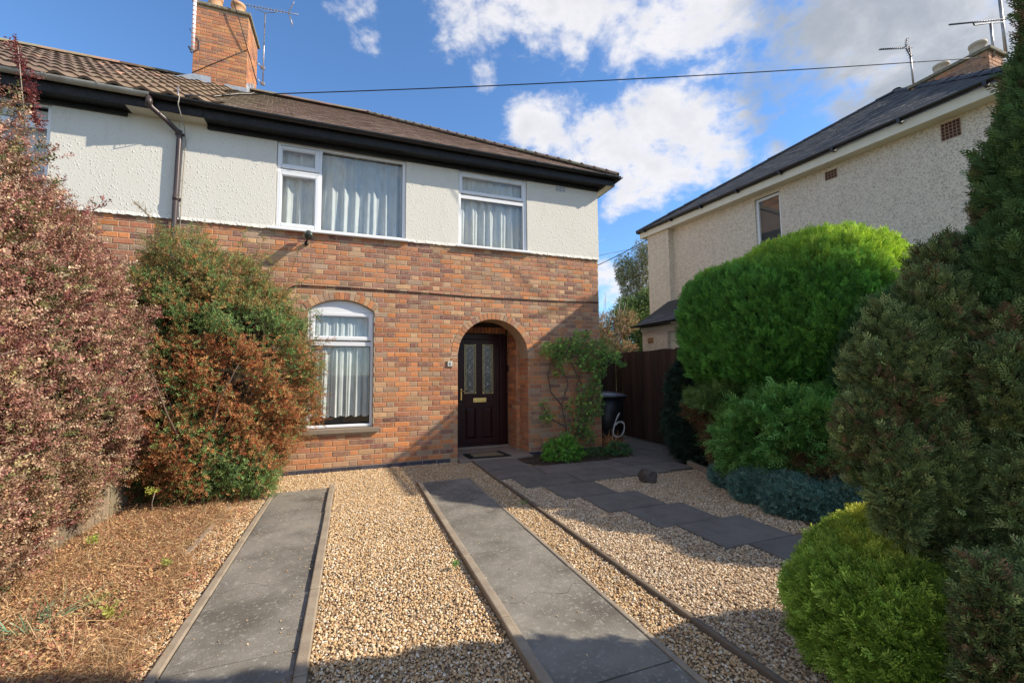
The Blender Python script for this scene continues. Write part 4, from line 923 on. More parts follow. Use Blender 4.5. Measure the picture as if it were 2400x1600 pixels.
mb = MB(); mb.box(-9.2, -2.95, YE, YR + .02, ZS, ZS + .012); mb.cbox(-9.2, -3.0, YR - .045, YR - .001, ZS - .062, ZS - .001, .004); mb.build('soffit', M['black'], adj)
mb = MB(); mb.box(-2.95, XP - .002, YE, YR + .02, ZS - .002, ZS + .012); mb.build('soffit', M['cream'], adj)
# downpipe
dp = MB(); XD = -2.375
dp.tube([(-2.66, YG, 5.33), (-2.66, YG, 5.26), (-2.655, YG + .004, 5.22), (-2.63, YG + .02, 5.185), (-2.52, YG + .11, 5.11), (XD - .03, YR - .07, 5.015), (XD - .008, YR - .058, 4.99), (XD, YR - .055, 4.95), (XD - .015, YR - .055, 3.6), (XD - .02, YR - .055, 1.2), (XD - .02, YR - .055, 0.)], .034, 12)
pipe = dp.build('downpipe', M['brown_plastic'], house, label='brown downpipe between the two houses with an offset under the gutter')
for z in (4.99, 4.03, 2.4, .9):
    mb = MB(); mb.tube([(XD - .009, YR - .055, z - .035), (XD - .009, YR - .055, z + .035)], .040, 12); mb.box(XD - .065, XD + .05, YR - .02, YR - .001, z - .015, z + .015); mb.build('pipe_clip', M['brown_plastic'], pipe)
mb = MB(); mb.tube([(-2.66, YG, 5.19), (-2.66, YG, 5.33)], .042, 12); mb.build('outlet', M['brown_plastic'], pipe)
# air vents in the render
def air_vent(parent, cx_, cy_, cz_, w, h, nx, nz, m, face=None, dirv=(1, 0), mm='dark_room'):
    """small grid of bars; dirv = horizontal direction in plan"""
    mb = MB(); bk = MB()
    def B(u0, u1, z0, z1, d0, d1, t):
        nx_, ny_ = dirv[1], -dirv[0]
        pts = [(cx_ + dirv[0] * u + nx_ * d, cy_ + dirv[1] * u + ny_ * d) for u, d in ((u0, d0), (u1, d0), (u1, d1), (u0, d1))]; t.prism(pts, cz_ + z0, cz_ + z1)
    B(-w / 2, w / 2, -h / 2, h / 2, .001, .003, bk)
    for i in range(nx + 1): u = -w / 2 + w * i / nx; B(u - .004, u + .004, -h / 2, h / 2, .0035, .012, mb)
    for i in range(nz + 1): z = -h / 2 + h * i / nz; B(-w / 2, w / 2, z - .004, z + .004, .0035, .0115, mb)
    o = mb.build('air_vent', m, parent); bk.build('vent_backing', M[mm], o); return o
air_vent(house, 3.776, YR, 5.09, .215, .13, 7, 4, M['white'])

# ---- roofs
TP = math.tan(R_(33.4)); RD = 4.545; SEAM = lambda y: -2.10 - .5 * (y - 7.02) / 3.
def roof_z(y): return 5.36 + TP * (y - 7.0)
YRDG = 11.56; ZRDG = roof_z(YRDG)
ang = math.atan(TP); up = Vector((0, math.cos(ang), math.sin(ang))); nrm = Vector((0, -math.sin(ang), math.cos(ang)))
XH = XE + .04                                         # hip starts at the corner
mb = MB(); e = .035
mb.add([(XP, 7.0, 5.36 - e), (XH, 7.0, 5.36 - e), (XH - (YRDG - 7.0), YRDG, ZRDG - e), (XP, YRDG, ZRDG - e)], [(0, 1, 2, 3)])
mb.add([(XH, 7.0, 5.36 - e), (XH, 16.1, 5.36 - e), (XH - (YRDG - 7.0), YRDG, ZRDG - e)], [(0, 1, 2)])
mb.add([(XH, 16.1, 5.36 - e), (-2.4, 16.1, 5.36 - e), (-2.4, YRDG, ZRDG - e), (XH - (YRDG - 7.0), YRDG, ZRDG - e)], [(0, 1, 2, 3)])
mb.build('roof', M['felt'], house)
mb = MB(); mb.add([(-9.2, 7.0, 5.36 - e), (XP, 7.0, 5.36 - e), (XP, YRDG, ZRDG - e), (-9.2, YRDG, ZRDG - e)], [(0, 1, 2, 3)]); mb.add([(-9.2, 16.1, 5.36 - e), (XP, 16.1, 5.36 - e), (XP, YRDG, ZRDG - e), (-9.2, YRDG, ZRDG - e)], [(0, 3, 2, 1)]); mb.build('roof', M['felt'], adj)
RM = Matrix((Vector((1, 0, 0)), up, nrm)).transposed()   # columns u, v, n
def tile_plain(w, l, th, k):
    mb = MB(); r = random.Random(k); a = w / 2; j = lambda: r.uniform(-.002, .002)
    mb.add([(-a + j(), 0, .012), (a + j(), 0 + j(), .012), (a, l, 0), (-a, l, 0), (-a, 0, .012 - th), (a, 0, .012 - th)], [(0, 1, 2, 3), (4, 5, 1, 0), (0, 3, 4), (1, 5, 2)]); return mb.mesh('roof_tile', M['tile'])
def tile_wave(w, l, th, k):
    mb = MB(); r = random.Random(k); n = 8; V = []
    for j in (0, 1):
        for i in range(n + 1):
            u = i / n; h = .042 * (max(0, math.sin(math.pi * min(1, u / .55))) ** .8 if u < .55 else -.12 * math.sin(math.pi * (u - .55) / .45)); V.append((-w / 2 + w * u, l * j, h + (.034 if j == 0 else 0)))
    for i in range(n + 1): V.append((V[i][0], 0, V[i][2] - th))
    mb.add(V, [(i, i + 1, n + 2 + i, n + 1 + i) for i in range(n)] + [(2 * n + 2 + i, 2 * n + 3 + i, i + 1, i) for i in range(n)], (1, 1, 1), False); return mb.mesh('roof_tile', M['tile'])
def lay_tiles(parent, org, Rm, rows, gauge, width, meshes, span, colf, nmax, name, stuffname, m, extra=0., crit=None, stag=.5):
    L = []; r = random.Random(9)
    for i in range(rows):
        v = i * gauge; x0, x1 = span(v); k = 0; x = x0 - (width * stag if i % 2 else 0) + width / 2
        while x < x1 + width * .3:
            if x > x0 - width * .3: L.append((x + r.uniform(-.004, .004), v + r.uniform(-.006, .006), r.uniform(0, .004)))
            x += width
    W_ = [(org + Rm @ Vector((x, v, n_))) for x, v, n_ in L]
    order = sorted(range(len(L)), key=lambda i: (0 if (crit is None or crit(W_[i])) else 1, (W_[i] - Vector(CAMP)).length)); st = MB()
    for rank, i in enumerate(order):
        me = r.choice(meshes); c = colf(r, W_[i]); q = Rm.to_3x3() @ Matrix.Rotation(R_(r.uniform(-.7, .7)), 3, 'Z') @ Matrix.Rotation(R_(r.uniform(-.6, .9)), 3, 'X')
        if rank < nmax:
            o = bpy.data.objects.new(name, me); put(o, parent, W_[i]); o.rotation_euler = q.to_euler(); o.color = (*c, 1)
        else: st.add([W_[i] + q @ v.co for v in me.vertices], [tuple(p.vertices) for p in me.polygons], c)
    if st.v: st.build(stuffname, m, parent, kind='stuff')
def c_plain(r, p):
    b = r.choice([(.34, .23, .19), (.30, .205, .17), (.37, .255, .205), (.32, .23, .19)]); f = r.uniform(.82, 1.18)
    if r.random() < .04: b = (.33, .24, .16)
    k = max(0, min(1, (-1.2 - p.x) / 1.4)); b = tuple(q * (1 - k) + w * k for q, w in zip(b, (.30, .25, .17))); return tuple(q * f for q in b)
def c_wave(r, p):
    k = max(0, min(1, (p.x + 4.3) / 1.6)); b = tuple(q * (1 - k) + w * k for q, w in zip((.135, .085, .07), (.21, .135, .085))); f = r.uniform(.8, 1.2)
    if r.random() < .05: b = (.42, .22, .15)
    return tuple(q * f for q in b)
org = Vector((0, 7.0, 5.36)) - up * .035
pm = [tile_plain(.160, .20, .014, k) for k in range(4)]; wm = [tile_wave(.30, .40, .034, k) for k in range(3)]
inside_view = lambda p: (lambda q: -40 < q[0] < 2440 and q[1] > -40)(proj(p))
SL = RD / math.cos(ang)
lay_tiles(house, org, RM, 52, .105, .165, pm, lambda v: (SEAM(7.0 + v * math.cos(ang)) + .02, XH - v * math.cos(ang) - .02), c_plain, 290, 'roof_tile', 'roof_tiles', M['tile'], crit=inside_view)
lay_tiles(adj, org + nrm * .012, RM, 16, .345, .30, wm, lambda v: (-9.1, SEAM(7.0 + v * math.cos(ang)) + .02), c_wave, 240, 'roof_tile', 'roof_tiles', M['tile'], crit=inside_view, stag=0.)
RH = Matrix((Vector((0, 1, 0)), Vector((-math.cos(ang), 0, math.sin(ang))), Vector((math.sin(ang), 0, math.cos(ang))))).transposed()
lay_tiles(house, Vector((XH + .02, 0, 5.345)), RH, 52, .105, .165, pm, lambda v: (7.02 + v * math.cos(ang), 16.1 - v * math.cos(ang)), c_plain, 0, 'roof_tile', 'side_roof_tiles', M['tile'])
# ridge and hip tiles
def half_tile(p0, p1, r, m, parent, c, nm='ridge_tile', th=.012):
    mb = MB(); p0, p1 = Vector(p0), Vector(p1); d = (p1 - p0).normalized(); s = d.cross(Vector((0, 0, 1))).normalized(); u = s.cross(d); n = 7; V = []
    for p in (p0, p1):
        for rr in (r, r - th): V += [p + s * rr * math.cos(a) + u * rr * .75 * math.sin(a) for a in [math.pi * k / n for k in range(n + 1)]]
    m_ = n + 1; mb.add(V, [(k, k + 1, 2 * m_ + k + 1, 2 * m_ + k) for k in range(n)] + [(k, m_ + k, m_ + k + 1, k + 1) for k in range(n)] + [(2 * m_ + k, 2 * m_ + k + 1, 3 * m_ + k + 1, 3 * m_ + k) for k in range(n)])
    o = mb.build(nm, m, parent); o.color = (*c, 1); return o
rr_ = random.Random(3)
x = XH - RD; hp0 = Vector((XH, 7.0, 5.375)); hp1 = Vector((XH - RD, YRDG, ZRDG + .02)); nh = 20
for i in range(nh):
    a = hp0.lerp(hp1, i / nh); b = hp0.lerp(hp1, (i + 1.02) / nh); a.z += rr_.uniform(-.006, .006); half_tile(a, b, .105, M['tile'], house, tuple(q * rr_.uniform(.85, 1.2) for q in (.25, .20, .15)), 'hip_tile')
x = XH - RD
while x > -2.3: half_tile((x, YRDG, ZRDG + .015 + rr_.uniform(-.005, .005)), (max(x - .31, -2.42), YRDG, ZRDG + .015), .115, M['tile'], house, tuple(q * rr_.uniform(.85, 1.2) for q in (.23, .17, .13))); x -= .305
x = -3.55
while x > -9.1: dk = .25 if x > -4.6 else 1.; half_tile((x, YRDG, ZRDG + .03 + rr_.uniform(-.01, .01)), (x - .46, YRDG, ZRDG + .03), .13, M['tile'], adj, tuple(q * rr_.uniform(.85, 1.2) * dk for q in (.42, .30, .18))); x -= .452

# ---- chimney
def chimney(parent, x0, x1, y0, y1, z0, z1, capm, pots, potm, potr, hotc, taper=.02, faces='fx'):
    mb = MB(); mb.box(x0 + .006, x1 - .006, y0 + .006, y1 - .006, z0, z1); ch = mb.build('chimney', M['mortar'], parent)
    r = random.Random(int(x0 * 10) + 31); st = MB(); nr = int((z1 - z0) / CH)
    for i in range(nr):
        za = z0 + i * CH + .006
        for face, a0, a1 in (('f', x0, x1), ('r', y0, y1), ('l', y0, y1), ('b', x0, x1)):
            a = a0 - (.0 if i % 2 else .118)
            while a < a1 - .01:
                b = a + .225; p, q = max(a, a0), min(b, a1); a = b + .0105
                if q - p < .03: continue
                c = hotc(r); v, f = brick_shape(q - p, HB, r); vv = []
                for (ux, uy, uz) in v:
                    m_ = (p + q) / 2 + ux
                    vv.append({'f': (m_, y0 + uy, za + HB / 2 + uz), 'b': (m_, y1 - uy, za + HB / 2 + uz), 'r': (x1 - uy, m_, za + HB / 2 + uz), 'l': (x0 + uy, m_, za + HB / 2 + uz)}[face])
                cz = za; cen = ((p + q) / 2, y0, za) if face == 'f' else ((x1 if face == 'r' else x0), (p + q) / 2, za)
                pq = proj(cen); vis = face in faces and -20 < pq[0] < 2420 and -20 < pq[1] and za > vis0(cen[1])
                if vis:
                    m2 = MB(); m2.add(vv, f); o = m2.build('brick', M['brick'], ch); o.color = (*c, 1)
                else: st.add(vv, f, c)
    if st.v: st.build('hidden_bricks', M['brick'], ch, kind='stuff')
    m3 = MB(); m3.cbox(x0 - .05, x1 + .05, y0 - .05, y1 + .05, z1, z1 + .075, .018); m3.build('cap', capm, ch)
    for (px_, py_, r_, h, pm_) in pots:
        m4 = MB(); zt = z1 + .075; m4.lathe([(r_ * 1.0, zt - .02), (r_ * .98, zt + h * .5), (r_ * .92, zt + h * .8), (r_ * 1.05, zt + h * .82), (r_ * 1.05, zt + h), (r_ * .85, zt + h), (r_ * .8, zt + .02)], px_, py_, 20); m4.build('chimney_pot', pm_, ch)
    return ch
def hot(r):
    c = r.choice([(.62, .22, .08), (.54, .19, .08), (.46, .175, .085), (.32, .14, .09), (.62, .27, .10)]); f = r.uniform(.85, 1.15); return tuple(q * f for q in c)
vis0 = lambda y: roof_z(min(y, 2 * YRDG - y)) - .02
CX0, CX1, CY0, CY1, CZ1 = -3.50, -2.43, 11.2, 12.25, 10.02
ch = chimney(house, CX0, CX1, CY0, CY1, 7.85, CZ1, M['mossy'], [(-3.19, 11.5, .15, .45, M['pot']), (-2.72, 11.5, .15, .38, M['pot']), (-3.19, 12., .15, .4, M['pot']), (-2.72, 12., .15, .38, M['pot'])], None, .15, hot, faces='fr')
# lead flashing: left wing and foot of the stack
zf = roof_z(CY0)
mb = MB(); mb.add([(-3.86, CY0 - .02, zf + .045), (-3.12, CY0 - .03, zf + .02), (-3.12, CY0 - .03, zf + .20), (-3.46, CY0 - .03, zf + .20)], [(0, 1, 2, 3)])
mb.add([(-3.86, CY0 - .02, zf + .045), (-3.12, CY0 - .03, zf + .02), (-3.16, CY0 - .22, zf - .08), (-3.7, CY0 - .15, zf - .03)], [(0, 3, 2, 1)]); mb.build('flashing', M['lead'], ch)
mb = MB(); mb.box(-2.86, CX1 + .015, CY0 - .02, CY0 - .004, zf - .02, zf + .10)
for i in range(5): mb.add([(CX1 - .02 + i * .02, CY0 + .0 + i * .1, zf + .08 + i * .05), (CX1 + .018 + i * .004, CY0 + .1 + i * .15, zf + .10 + i * .1), (CX1 + .02, CY0 + .04 + i * .15, zf + .30 + i * .10)], [(0, 1, 2)])
mb.add([(CX1 + .016, CY0, zf - .02), (CX1 + .016, CY1 - .65, zf + .25), (CX1 + .016, CY1 - .65, zf + .36), (CX1 + .016, CY0, zf + .10)], [(0, 1, 2, 3)]); mb.build('flashing', M['lead'], ch)

# adjoining house bricks (a narrow strip shows above the shrubs)
mb = MB(); mb.add([(-9.2, D + .0055, -.02), (XP, D + .0055, -.02), (XP, D + .0055, ZB + .02), (-9.2, D + .0055, ZB + .02)], [(0, 1, 2, 3)]); mb.build('wall', M['mortar'], adj)
ast = MB(); ra = random.Random(6)
for (p, q, za, zb, hd, full) in flemish(-7.2, XP, Z0B, Z0B + 45 * CH, lambda a, b, c, d: [(a, b)], random.Random(12), .2):
    c = brick_col(ra, hd, 2.); yy = D + ra.uniform(-.0015, .002)
    if za > 3.30 and p > -4.3:
        o = bpy.data.objects.new('brick', shared_brick(round(q - p, 3), HB, ra.randrange(3))); put(o, adj, ((p + q) / 2, yy, (za + zb) / 2)); o.color = (*c, 1)
    else: v, f = brick_shape(q - p, zb - za, ra); ast.add([(a + (p + q) / 2, b + yy, cc + (za + zb) / 2) for a, b, cc in v], f, c)
ast.build('wall_bricks', M['brick'], adj, kind='stuff')

# ---- fittings on the facade
def wire(name, pts, r, m, label, cat, parent=None, n=6):
    mb = MB(); mb.tube(pts, r, n); return mb.build(name, m, parent, label, cat)
cb = [(-.954, 2.60), (-.95, 2.71), (-.924, 2.82), (-.86, 2.868), (-.78, 2.880), (-.3, 2.885), (.2, 2.880), (.66, 2.878), (1.3, 2.868), (1.92, 2.855), (2.6, 2.850), (3.3, 2.858), (4.0, 2.866), (4.59, 2.876)]
wire('facade_cable', [(x, D - .012, z + rb.uniform(-.004, .004)) for x, z in cb], .0085, M['cable'], 'thin black cable running level across the brickwork above the arches', 'cable')
t = thing('security_light', 'small dark flood lamp on the brickwork below the wide upstairs window', 'security light', (-.69, D, 3.56))
mb = MB(); mb.tube([(-.69, D - .001, 3.545), (-.69, D - .05, 3.55)], .030, 12); mb.tube([(-.69, D - .05, 3.55), (-.67, D - .12, 3.60), (-.66, D - .16, 3.64)], .014, 8); mb.build('bracket', M['black_plastic'], t)
mb = MB(); mb.tube([(-.66, D - .10, 3.70), (-.65, D - .16, 3.665), (-.64, D - .26, 3.60), (-.64, D - .27, 3.595)], [.045, .056, .06, .05], 14); mb.build('lamp_head', M['grey_metal'], t)
# ---- aerials
def aerial(name, label, base, top, boom, n_el, el, m, tilt=(0, 0, 1), cradle=True, refl=None, vert=False, r=.008):
    t = thing(name, label, 'tv aerial', base, 'tv aerials on the chimneys'); b0, b1 = Vector(boom[0]), Vector(boom[1]); d = (b1 - b0).normalized(); e = Vector(tilt).normalized()
    mb = MB(); mb.tube([base, top], r * 2, 8); mb.build('mast', M['steel'], t)
    mb = MB(); mb.tube([b0, b1], r * 1.3, 6); mb.build('boom', m, t)
    mb = MB()
    for i in range(n_el): p = b0.lerp(b1, .02 + .78 * i / n_el); mb.tube([p - e * el / 2, p + e * el / 2], r * .7, 5)
    mb.build('elements', m, t, kind='stuff')
    if cradle:
        mid = Vector(top); a = b0.lerp(b1, cradle[0]); c = b0.lerp(b1, cradle[1]); dn = Vector((0, 0, -abs(mid.z - a.z) * .0 - .06))
        mb = MB(); mb.tube([a, a + dn + d * .05, mid, c + dn - d * .05, c], r, 6); mb.build('cradle', m, t)
    if refl:
        mb = MB(); q = b0.lerp(b1, refl[0]); s = Vector(refl[2]).normalized()
        for sg in (1, -1):
            v = (s * sg * refl[1] + d * refl[1] * .35)
            mb.tube([q, q + v], r * 1.4, 6)
            for k in range(4): p = q + v * (.25 + .23 * k); mb.tube([p - e * el * .6, p + e * el * .6], r * .6, 5)
        mb.build('reflector', m, t)
    return t
ZC = lambda x, y, Y: on(400 + x * 300 / 1809, y * 300 / 1809, 1, Y)
a0, a1 = ZC(1000, 65, 12.3), ZC(1806, 210, 12.0)
mt, mbt = ZC(1335, 185, 12.3), ZC(1300, 1205, 12.3)
ae = aerial('tv_aerial', 'grey aerial with angled reflector on a mast beside the brick chimney', tuple(mbt), tuple(mt), (a0, a1), 14, .16, M['steel'], (.1, .2, 1), (.22, .62), (.82, .36, (.0, .1, 1)))
mb = MB()
for (y_,) in ((960,), (1185,)):
    p = ZC(1300, y_, 12.3); mb.tube([tuple(p), (CX1 + .0, 12.15, p[2] + .02)], .014, 6); mb.cbox(p[0] - .05, p[0] + .05, p[1] - .02, p[1] + .02, p[2] - .04, p[2] + .04, .005)
mb.build('wall_bracket', M['steel'], ae)
p0, p1 = ZC(310, 705, 11.15), ZC(347, -60, 11.15)
t = thing('steel_mast', 'mast strapped to the left edge of the brick chimney, coloured as overexposed white', 'mast', tuple(p0))
mb = MB(); mb.tube([tuple(p0), tuple(p1)], .036, 12); mb.build('pole', M['white'], t)  # blown-out glare put into the colour as plain white
mb = MB()
for k in range(12): q = p0 + (p1 - p0) * (k + .5) / 12; mb.tube([tuple(q - np.array([0, 0, .010])), tuple(q + np.array([0, 0, .010]))], .038, 12)
mb.build('red_rings', mat('red_band', (.62, .16, .12), .6), t, kind='stuff')
mb = MB(); q0, q1 = ZC(335, 480, 11.17), ZC(320, 735, 11.17); mb.tube([tuple(q0), (q0[0] + .06, 11.19, q0[2] - .10), (q0[0] + .10, 11.19, q0[2] - .15), (q0[0] + .10, 11.19, q1[2] + .10), tuple(q1)], .010, 6)
mb.tube([ZC(268, 410, 11.15), ZC(318, 495, 11.15)], .010, 6); mb.tube([ZC(255, 660, 11.15), ZC(300, 745, 11.15)], .022, 6); mb.build('bracket', M['alu_dark'], t)
wire('chimney_cable', [tuple(ZC(875, -10, 11.1)), tuple(ZC(960, 250, 11.1)), tuple(ZC(1085, 690, 11.15)), tuple(ZC(1160, 960, 11.5)), tuple(ZC(1225, 1200, 12.0))], .0105, M['cable'], 'black cable hanging down across the front of the brick chimney', 'cable')
wire('chimney_cable', [tuple(ZC(300, 1030, 11.18)), tuple(ZC(700, 860, 11.18)), tuple(ZC(1085, 705, 11.18))], .007, M['cable'], 'thin wire slanting across the lower brickwork of the chimney', 'cable')
# overhead wire between the houses
A = np.array([-2.20, 7.2, 5.60]); B = np.array([11.58, 4.19, 7.60]); Mid = np.array([-2.30, 11.1, 8.02])
A2 = on(453, 229, 1, 7.2)
def sag(a, b, s, n=24): return [tuple(a + (b - a) * t + np.array([0, 0, -4 * s * t * (1 - t)])) for t in np.linspace(0, 1, n)]
st_ = on(640, 222, 1, 11.3); sm = on(1380, 190, 1, 8.2)
wire('overhead_wire', [tuple(q) for q in [on(520, 224, 1, 8.2)]] + sag(on(630, 222, 1, 8.0), B, .0, 2)[:0] + [tuple(on(520 + (2316 - 520) * t, 224 - 90 * t - (18 * 4 * t * (1 - t)) * -.55 - 0, 1, 8.2 + (4.19 - 8.2) * t)) for t in np.linspace(.0, 1, 30)][1:], .0085, M['cable'], 'long black overhead wire crossing the sky between the two roofs', 'cable')
wire('overhead_wire', sag(on(1400, 622, 1, 9.), on(1520, 560, 1, 9.6), .02, 10), .011, M['cable'], 'short dark wire rising to the neighbouring eaves beside the brick corner', 'cable')
wire('overhead_wire', sag(on(1402, 599, 1, 14.), on(1530, 571, 1, 14.), .02, 8), .007, M['cable'], 'faint thin wire behind the gap between the two houses', 'cable')
q = on(453, 229, 1, 7.15)
t = thing('wire_anchor', 'black wire anchor with bracket standing above the gutter joint', 'wire anchor', (q[0], 7.1, 5.38))
mb = MB(); mb.tube([(q[0] - .09, 7.12, q[2] - .035), (q[0] + .10, 7.14, q[2] + .01)], .038, 10); mb.build('insulator', M['black_plastic'], t)
mb = MB(); mb.tube([(q[0] - .15, 7.05, q[2] + .06), (q[0] - .12, 6.98, 5.30)], .011, 6); mb.build('bracket', M['steel'], t)
pc = [tuple(on(x, y, 1, Y)) for x, y, Y in ((596, 216, 11.1), (588, 234, 10.4), (560, 240, 9.8), (500, 257, 8.)) ]
wire('roof_cable', [(p[0], p[1], roof_z(p[1]) + .05) for p in pc], .006, M['cable_white'], 'pale cable lying down the roof tiles from the chimney foot', 'cable')
wire('wall_cable', [(-2.30, YG - .06, 5.38), (-2.31, YG - .065, 5.25), (-2.31, YR - .1, 5.08), (-2.31, YR - .02, 4.9), (-2.33, YR - .02, 4.0), (-2.335, D - .02, 3.2)], .006, M['cable_white'], 'slack pale cable dropping from the gutter beside the brown downpipe', 'cable')

# ================================================================== NEIGHBOURING HOUSE (right)
nb = thing('pebbledashed_house', 'cream pebbledashed house with dark slate hipped roof, at right', 'house', (8., 6., 0))
E0 = np.array([8.075, 2.38]); E1 = np.array([7.48, 9.72]); ed = (E1 - E0) / np.linalg.norm(E1 - E0); en = np.array([ed[1], -ed[0]])    # en points away (+x)
ZN = 5.36
def NP(s, o): p = E0 + ed * s + en * o; return (p[0], p[1])        # s along the eave from near to far, o inwards
LN = np.linalg.norm(E1 - E0)
WI = .25
mb = MB(); n0, n1, n2, n3 = NP(.25, WI), NP(LN - .25, WI), NP(LN - .25, 9.), NP(.25, 9.)
Wz = [(7.0,)]
sw0 = on(*[1380 + 905 * 1020 / 2352, 60 + 958 * 1020 / 2352], 0, 7.93); sw1 = on(1380 + 998 * 1020 / 2352, 60 + 925 * 1020 / 2352, 0, 7.96)
s_of = lambda P_: float((np.array(P_[:2]) - E0) @ ed)
ws0, ws1 = s_of(sw1) - .085, s_of(sw0) + .085; wz0, wz1 = 3.7, 5.11
def wq(mb, s0, s1, z0, z1, o=WI): a, b = NP(s0, o), NP(s1, o); mb.add([(*a, z0), (*b, z0), (*b, z1), (*a, z1)], [(0, 1, 2, 3)])
wq(mb, .25, ws0, 0, 5.3); wq(mb, ws1, LN - .25, 0, 5.3); wq(mb, ws0, ws1, 0, wz0); wq(mb, ws0, ws1, wz1, 5.3)
for s_ in (ws0, ws1): a, b = NP(s_, WI), NP(s_, WI + .12); mb.add([(*a, wz0), (*b, wz0), (*b, wz1), (*a, wz1)], [(0, 1, 2, 3)])
mb.add([(*n0, 0), (*n3, 0), (*n3, 5.3), (*n0, 5.3)], [(0, 1, 2, 3)]); mb.add([(*n1, 0), (*n2, 0), (*n2, 5.3), (*n1, 5.3)], [(0, 1, 2, 3)]); mb.add([(*n3, 0), (*n2, 0), (*n2, 5.3), (*n3, 5.3)], [(0, 1, 2, 3)])
mb.build('wall', M['pebbledash'], nb)
def nbox(mb, s0, s1, o0, o1, z0, z1): mb.prism([NP(s0, o0), NP(s1, o0), NP(s1, o1), NP(s0, o1)], z0, z1)
mb = MB(); nbox(mb, LN - .95, LN - .20, WI - .16, WI - .001, 0, 5.2); mb.build('corner_pier', M['pebbledash'], nb)
mb = MB(); fw = .05
for (a, b, c, d) in ((ws0, ws0 + fw, wz0, wz1), (ws1 - fw, ws1, wz0, wz1), (ws0 + fw, ws1 - fw, wz1 - fw, wz1), (ws0 + fw, ws1 - fw, wz0, wz0 + fw)): nbox(mb, a, b, WI + .05, WI + .10, c, d)
nw = mb.build('window', M['white'], nb)
mb = MB(); wq(mb, ws0 + fw, ws1 - fw, wz0 + fw, wz1 - fw, WI + .07); mb.build('pane', M['glass'], nw)
mb = MB(); nbox(mb, ws0 - .1, ws1 + .1, WI + .121, WI + .14, wz0 - .1, wz1 + .1); mb.build('room', M['dark_room'], nb)  # flat dark panel standing in for the unlit room
mb = MB(); nbox(mb, .0, LN, .0, .022, 5.18, 5.33); mb.build('fascia', M['cream'], nb)
mb = MB(); nbox(mb, .0, LN, .023, WI + .05, 5.19, 5.205); mb.build('soffit', M['cream'], nb)
mb = MB(); g0, g1 = NP(-.05, -.045), NP(LN + .05, -.045); channel(mb, (*g0, 5.385), (*g1, 5.375), .052); ng_ = mb.build('gutter', M['black_plastic'], nb)
for k in range(8):
    a = NP(.55 + k * (LN - .8) / 7, -.06); b = MB(); nbox(b, .55 + k * (LN - .8) / 7 - .02, .55 + k * (LN - .8) / 7 + .02, -.115, -.001, 5.30, 5.36); b.build('gutter_bracket', M['black_plastic'], ng_)
# roof: hipped side facing us, apex behind
AP = on(2100, 216, 1, 6.3); NR = np.array([16.5, 6.6, 8.46])
c0 = np.array([8.18, 2.42, 5.34]); c1 = np.array([*NP(LN + .06, -.05), ZN]); c2 = np.array([*NP(LN + .06, 9.5), ZN]); c3 = np.array([*NP(-.06, 9.5), ZN])
mb = MB(); dz = np.array([0, 0, -.03]); mb.add([c0 + dz, c1 + dz, AP + dz], [(0, 1, 2)]); mb.add([c0 + dz, AP + dz, NR + dz, c3 + dz], [(0, 1, 2, 3)]); mb.add([c1 + dz, AP + dz, NR + dz, c2 + dz], [(0, 3, 2, 1)]); mb.build('roof', M['felt'], nb)
uu = Vector((c0 - c1)).normalized(); mid_ = Vector((c0 + c1) / 2); vv_ = (Vector(AP) - mid_); foot = vv_ - uu * vv_.dot(uu); HL = foot.length; vv = foot.normalized(); nn = uu.cross(vv).normalized()
if nn.z < 0: nn = -nn; uu = -uu
RN = Matrix((uu, vv, nn)).transposed(); so_ = Vector(c0 + c1) / 2; ua = (Vector(AP) - so_).dot(uu); hw = (Vector(c0) - Vector(c1)).length / 2
sm_ = []
for k in range(3):
    m5 = MB(); r5 = random.Random(k); m5.add([(-.12, 0, .016), (.12, r5.uniform(-.006, .006), .016), (.12, .42, 0), (-.12, .42, 0), (-.12, 0, .002), (.12, 0, .002)], [(0, 1, 2, 3), (4, 5, 1, 0), (0, 3, 4), (1, 5, 2)]); sm_.append(m5.mesh('roof_slate', M['slate']))
def c_slate(r, p): f = r.uniform(.7, 1.3); return tuple(q * f for q in r.choice([(.075, .071, .067), (.09, .084, .078), (.062, .06, .057)]))
lay_tiles(nb, so_ - vv * .03 + nn * .004, RN, int(HL / .20), .20, .245, sm_, lambda v: (-hw + (hw + ua) * v / HL + .05, hw - (hw - ua) * v / HL - .05), c_slate, 290, 'roof_slate', 'roof_slates', M['slate'], crit=inside_view)
# slates on the side facing the street (seen only from the side)
for (a, b) in ((c1, AP), (c0, AP)):
    n = 15
    for i in range(n):
        p = a + (b - a) * (i / n); q = a + (b - a) * ((i + 1.03) / n); jj = rr_.uniform(-.012, .012); half_tile((p[0], p[1], p[2] + .01 + jj), (q[0], q[1], q[2] + .0), .085, M['slate'], nb, (.055, .055, .06), 'hip_tile')
half_tile(tuple(AP + [0, 0, .02]), tuple(NR + [0, 0, .02]), .12, M['slate'], nb, (.05, .05, .055))
vis0 = lambda y: 6.9
def hotn(r):
    c = r.choice([(.50, .19, .09), (.42, .16, .09), (.16, .07, .07), (.36, .17, .11), (.20, .09, .08)]); f = r.uniform(.85, 1.15); return tuple(q * f for q in c)
nch = chimney(nb, 11.55, 12.1, 4.16, 5.40, 6.3, 7.70, M['mossy'], [(11.82, 4.40, .13, .30, M['pot_buff']), (11.82, 4.70, .14, .07, M['pot']), (11.82, 4.98, .13, .26, M['pot_buff']), (11.82, 5.25, .14, .06, M['pot'])], None, .13, hotn, faces='lf')
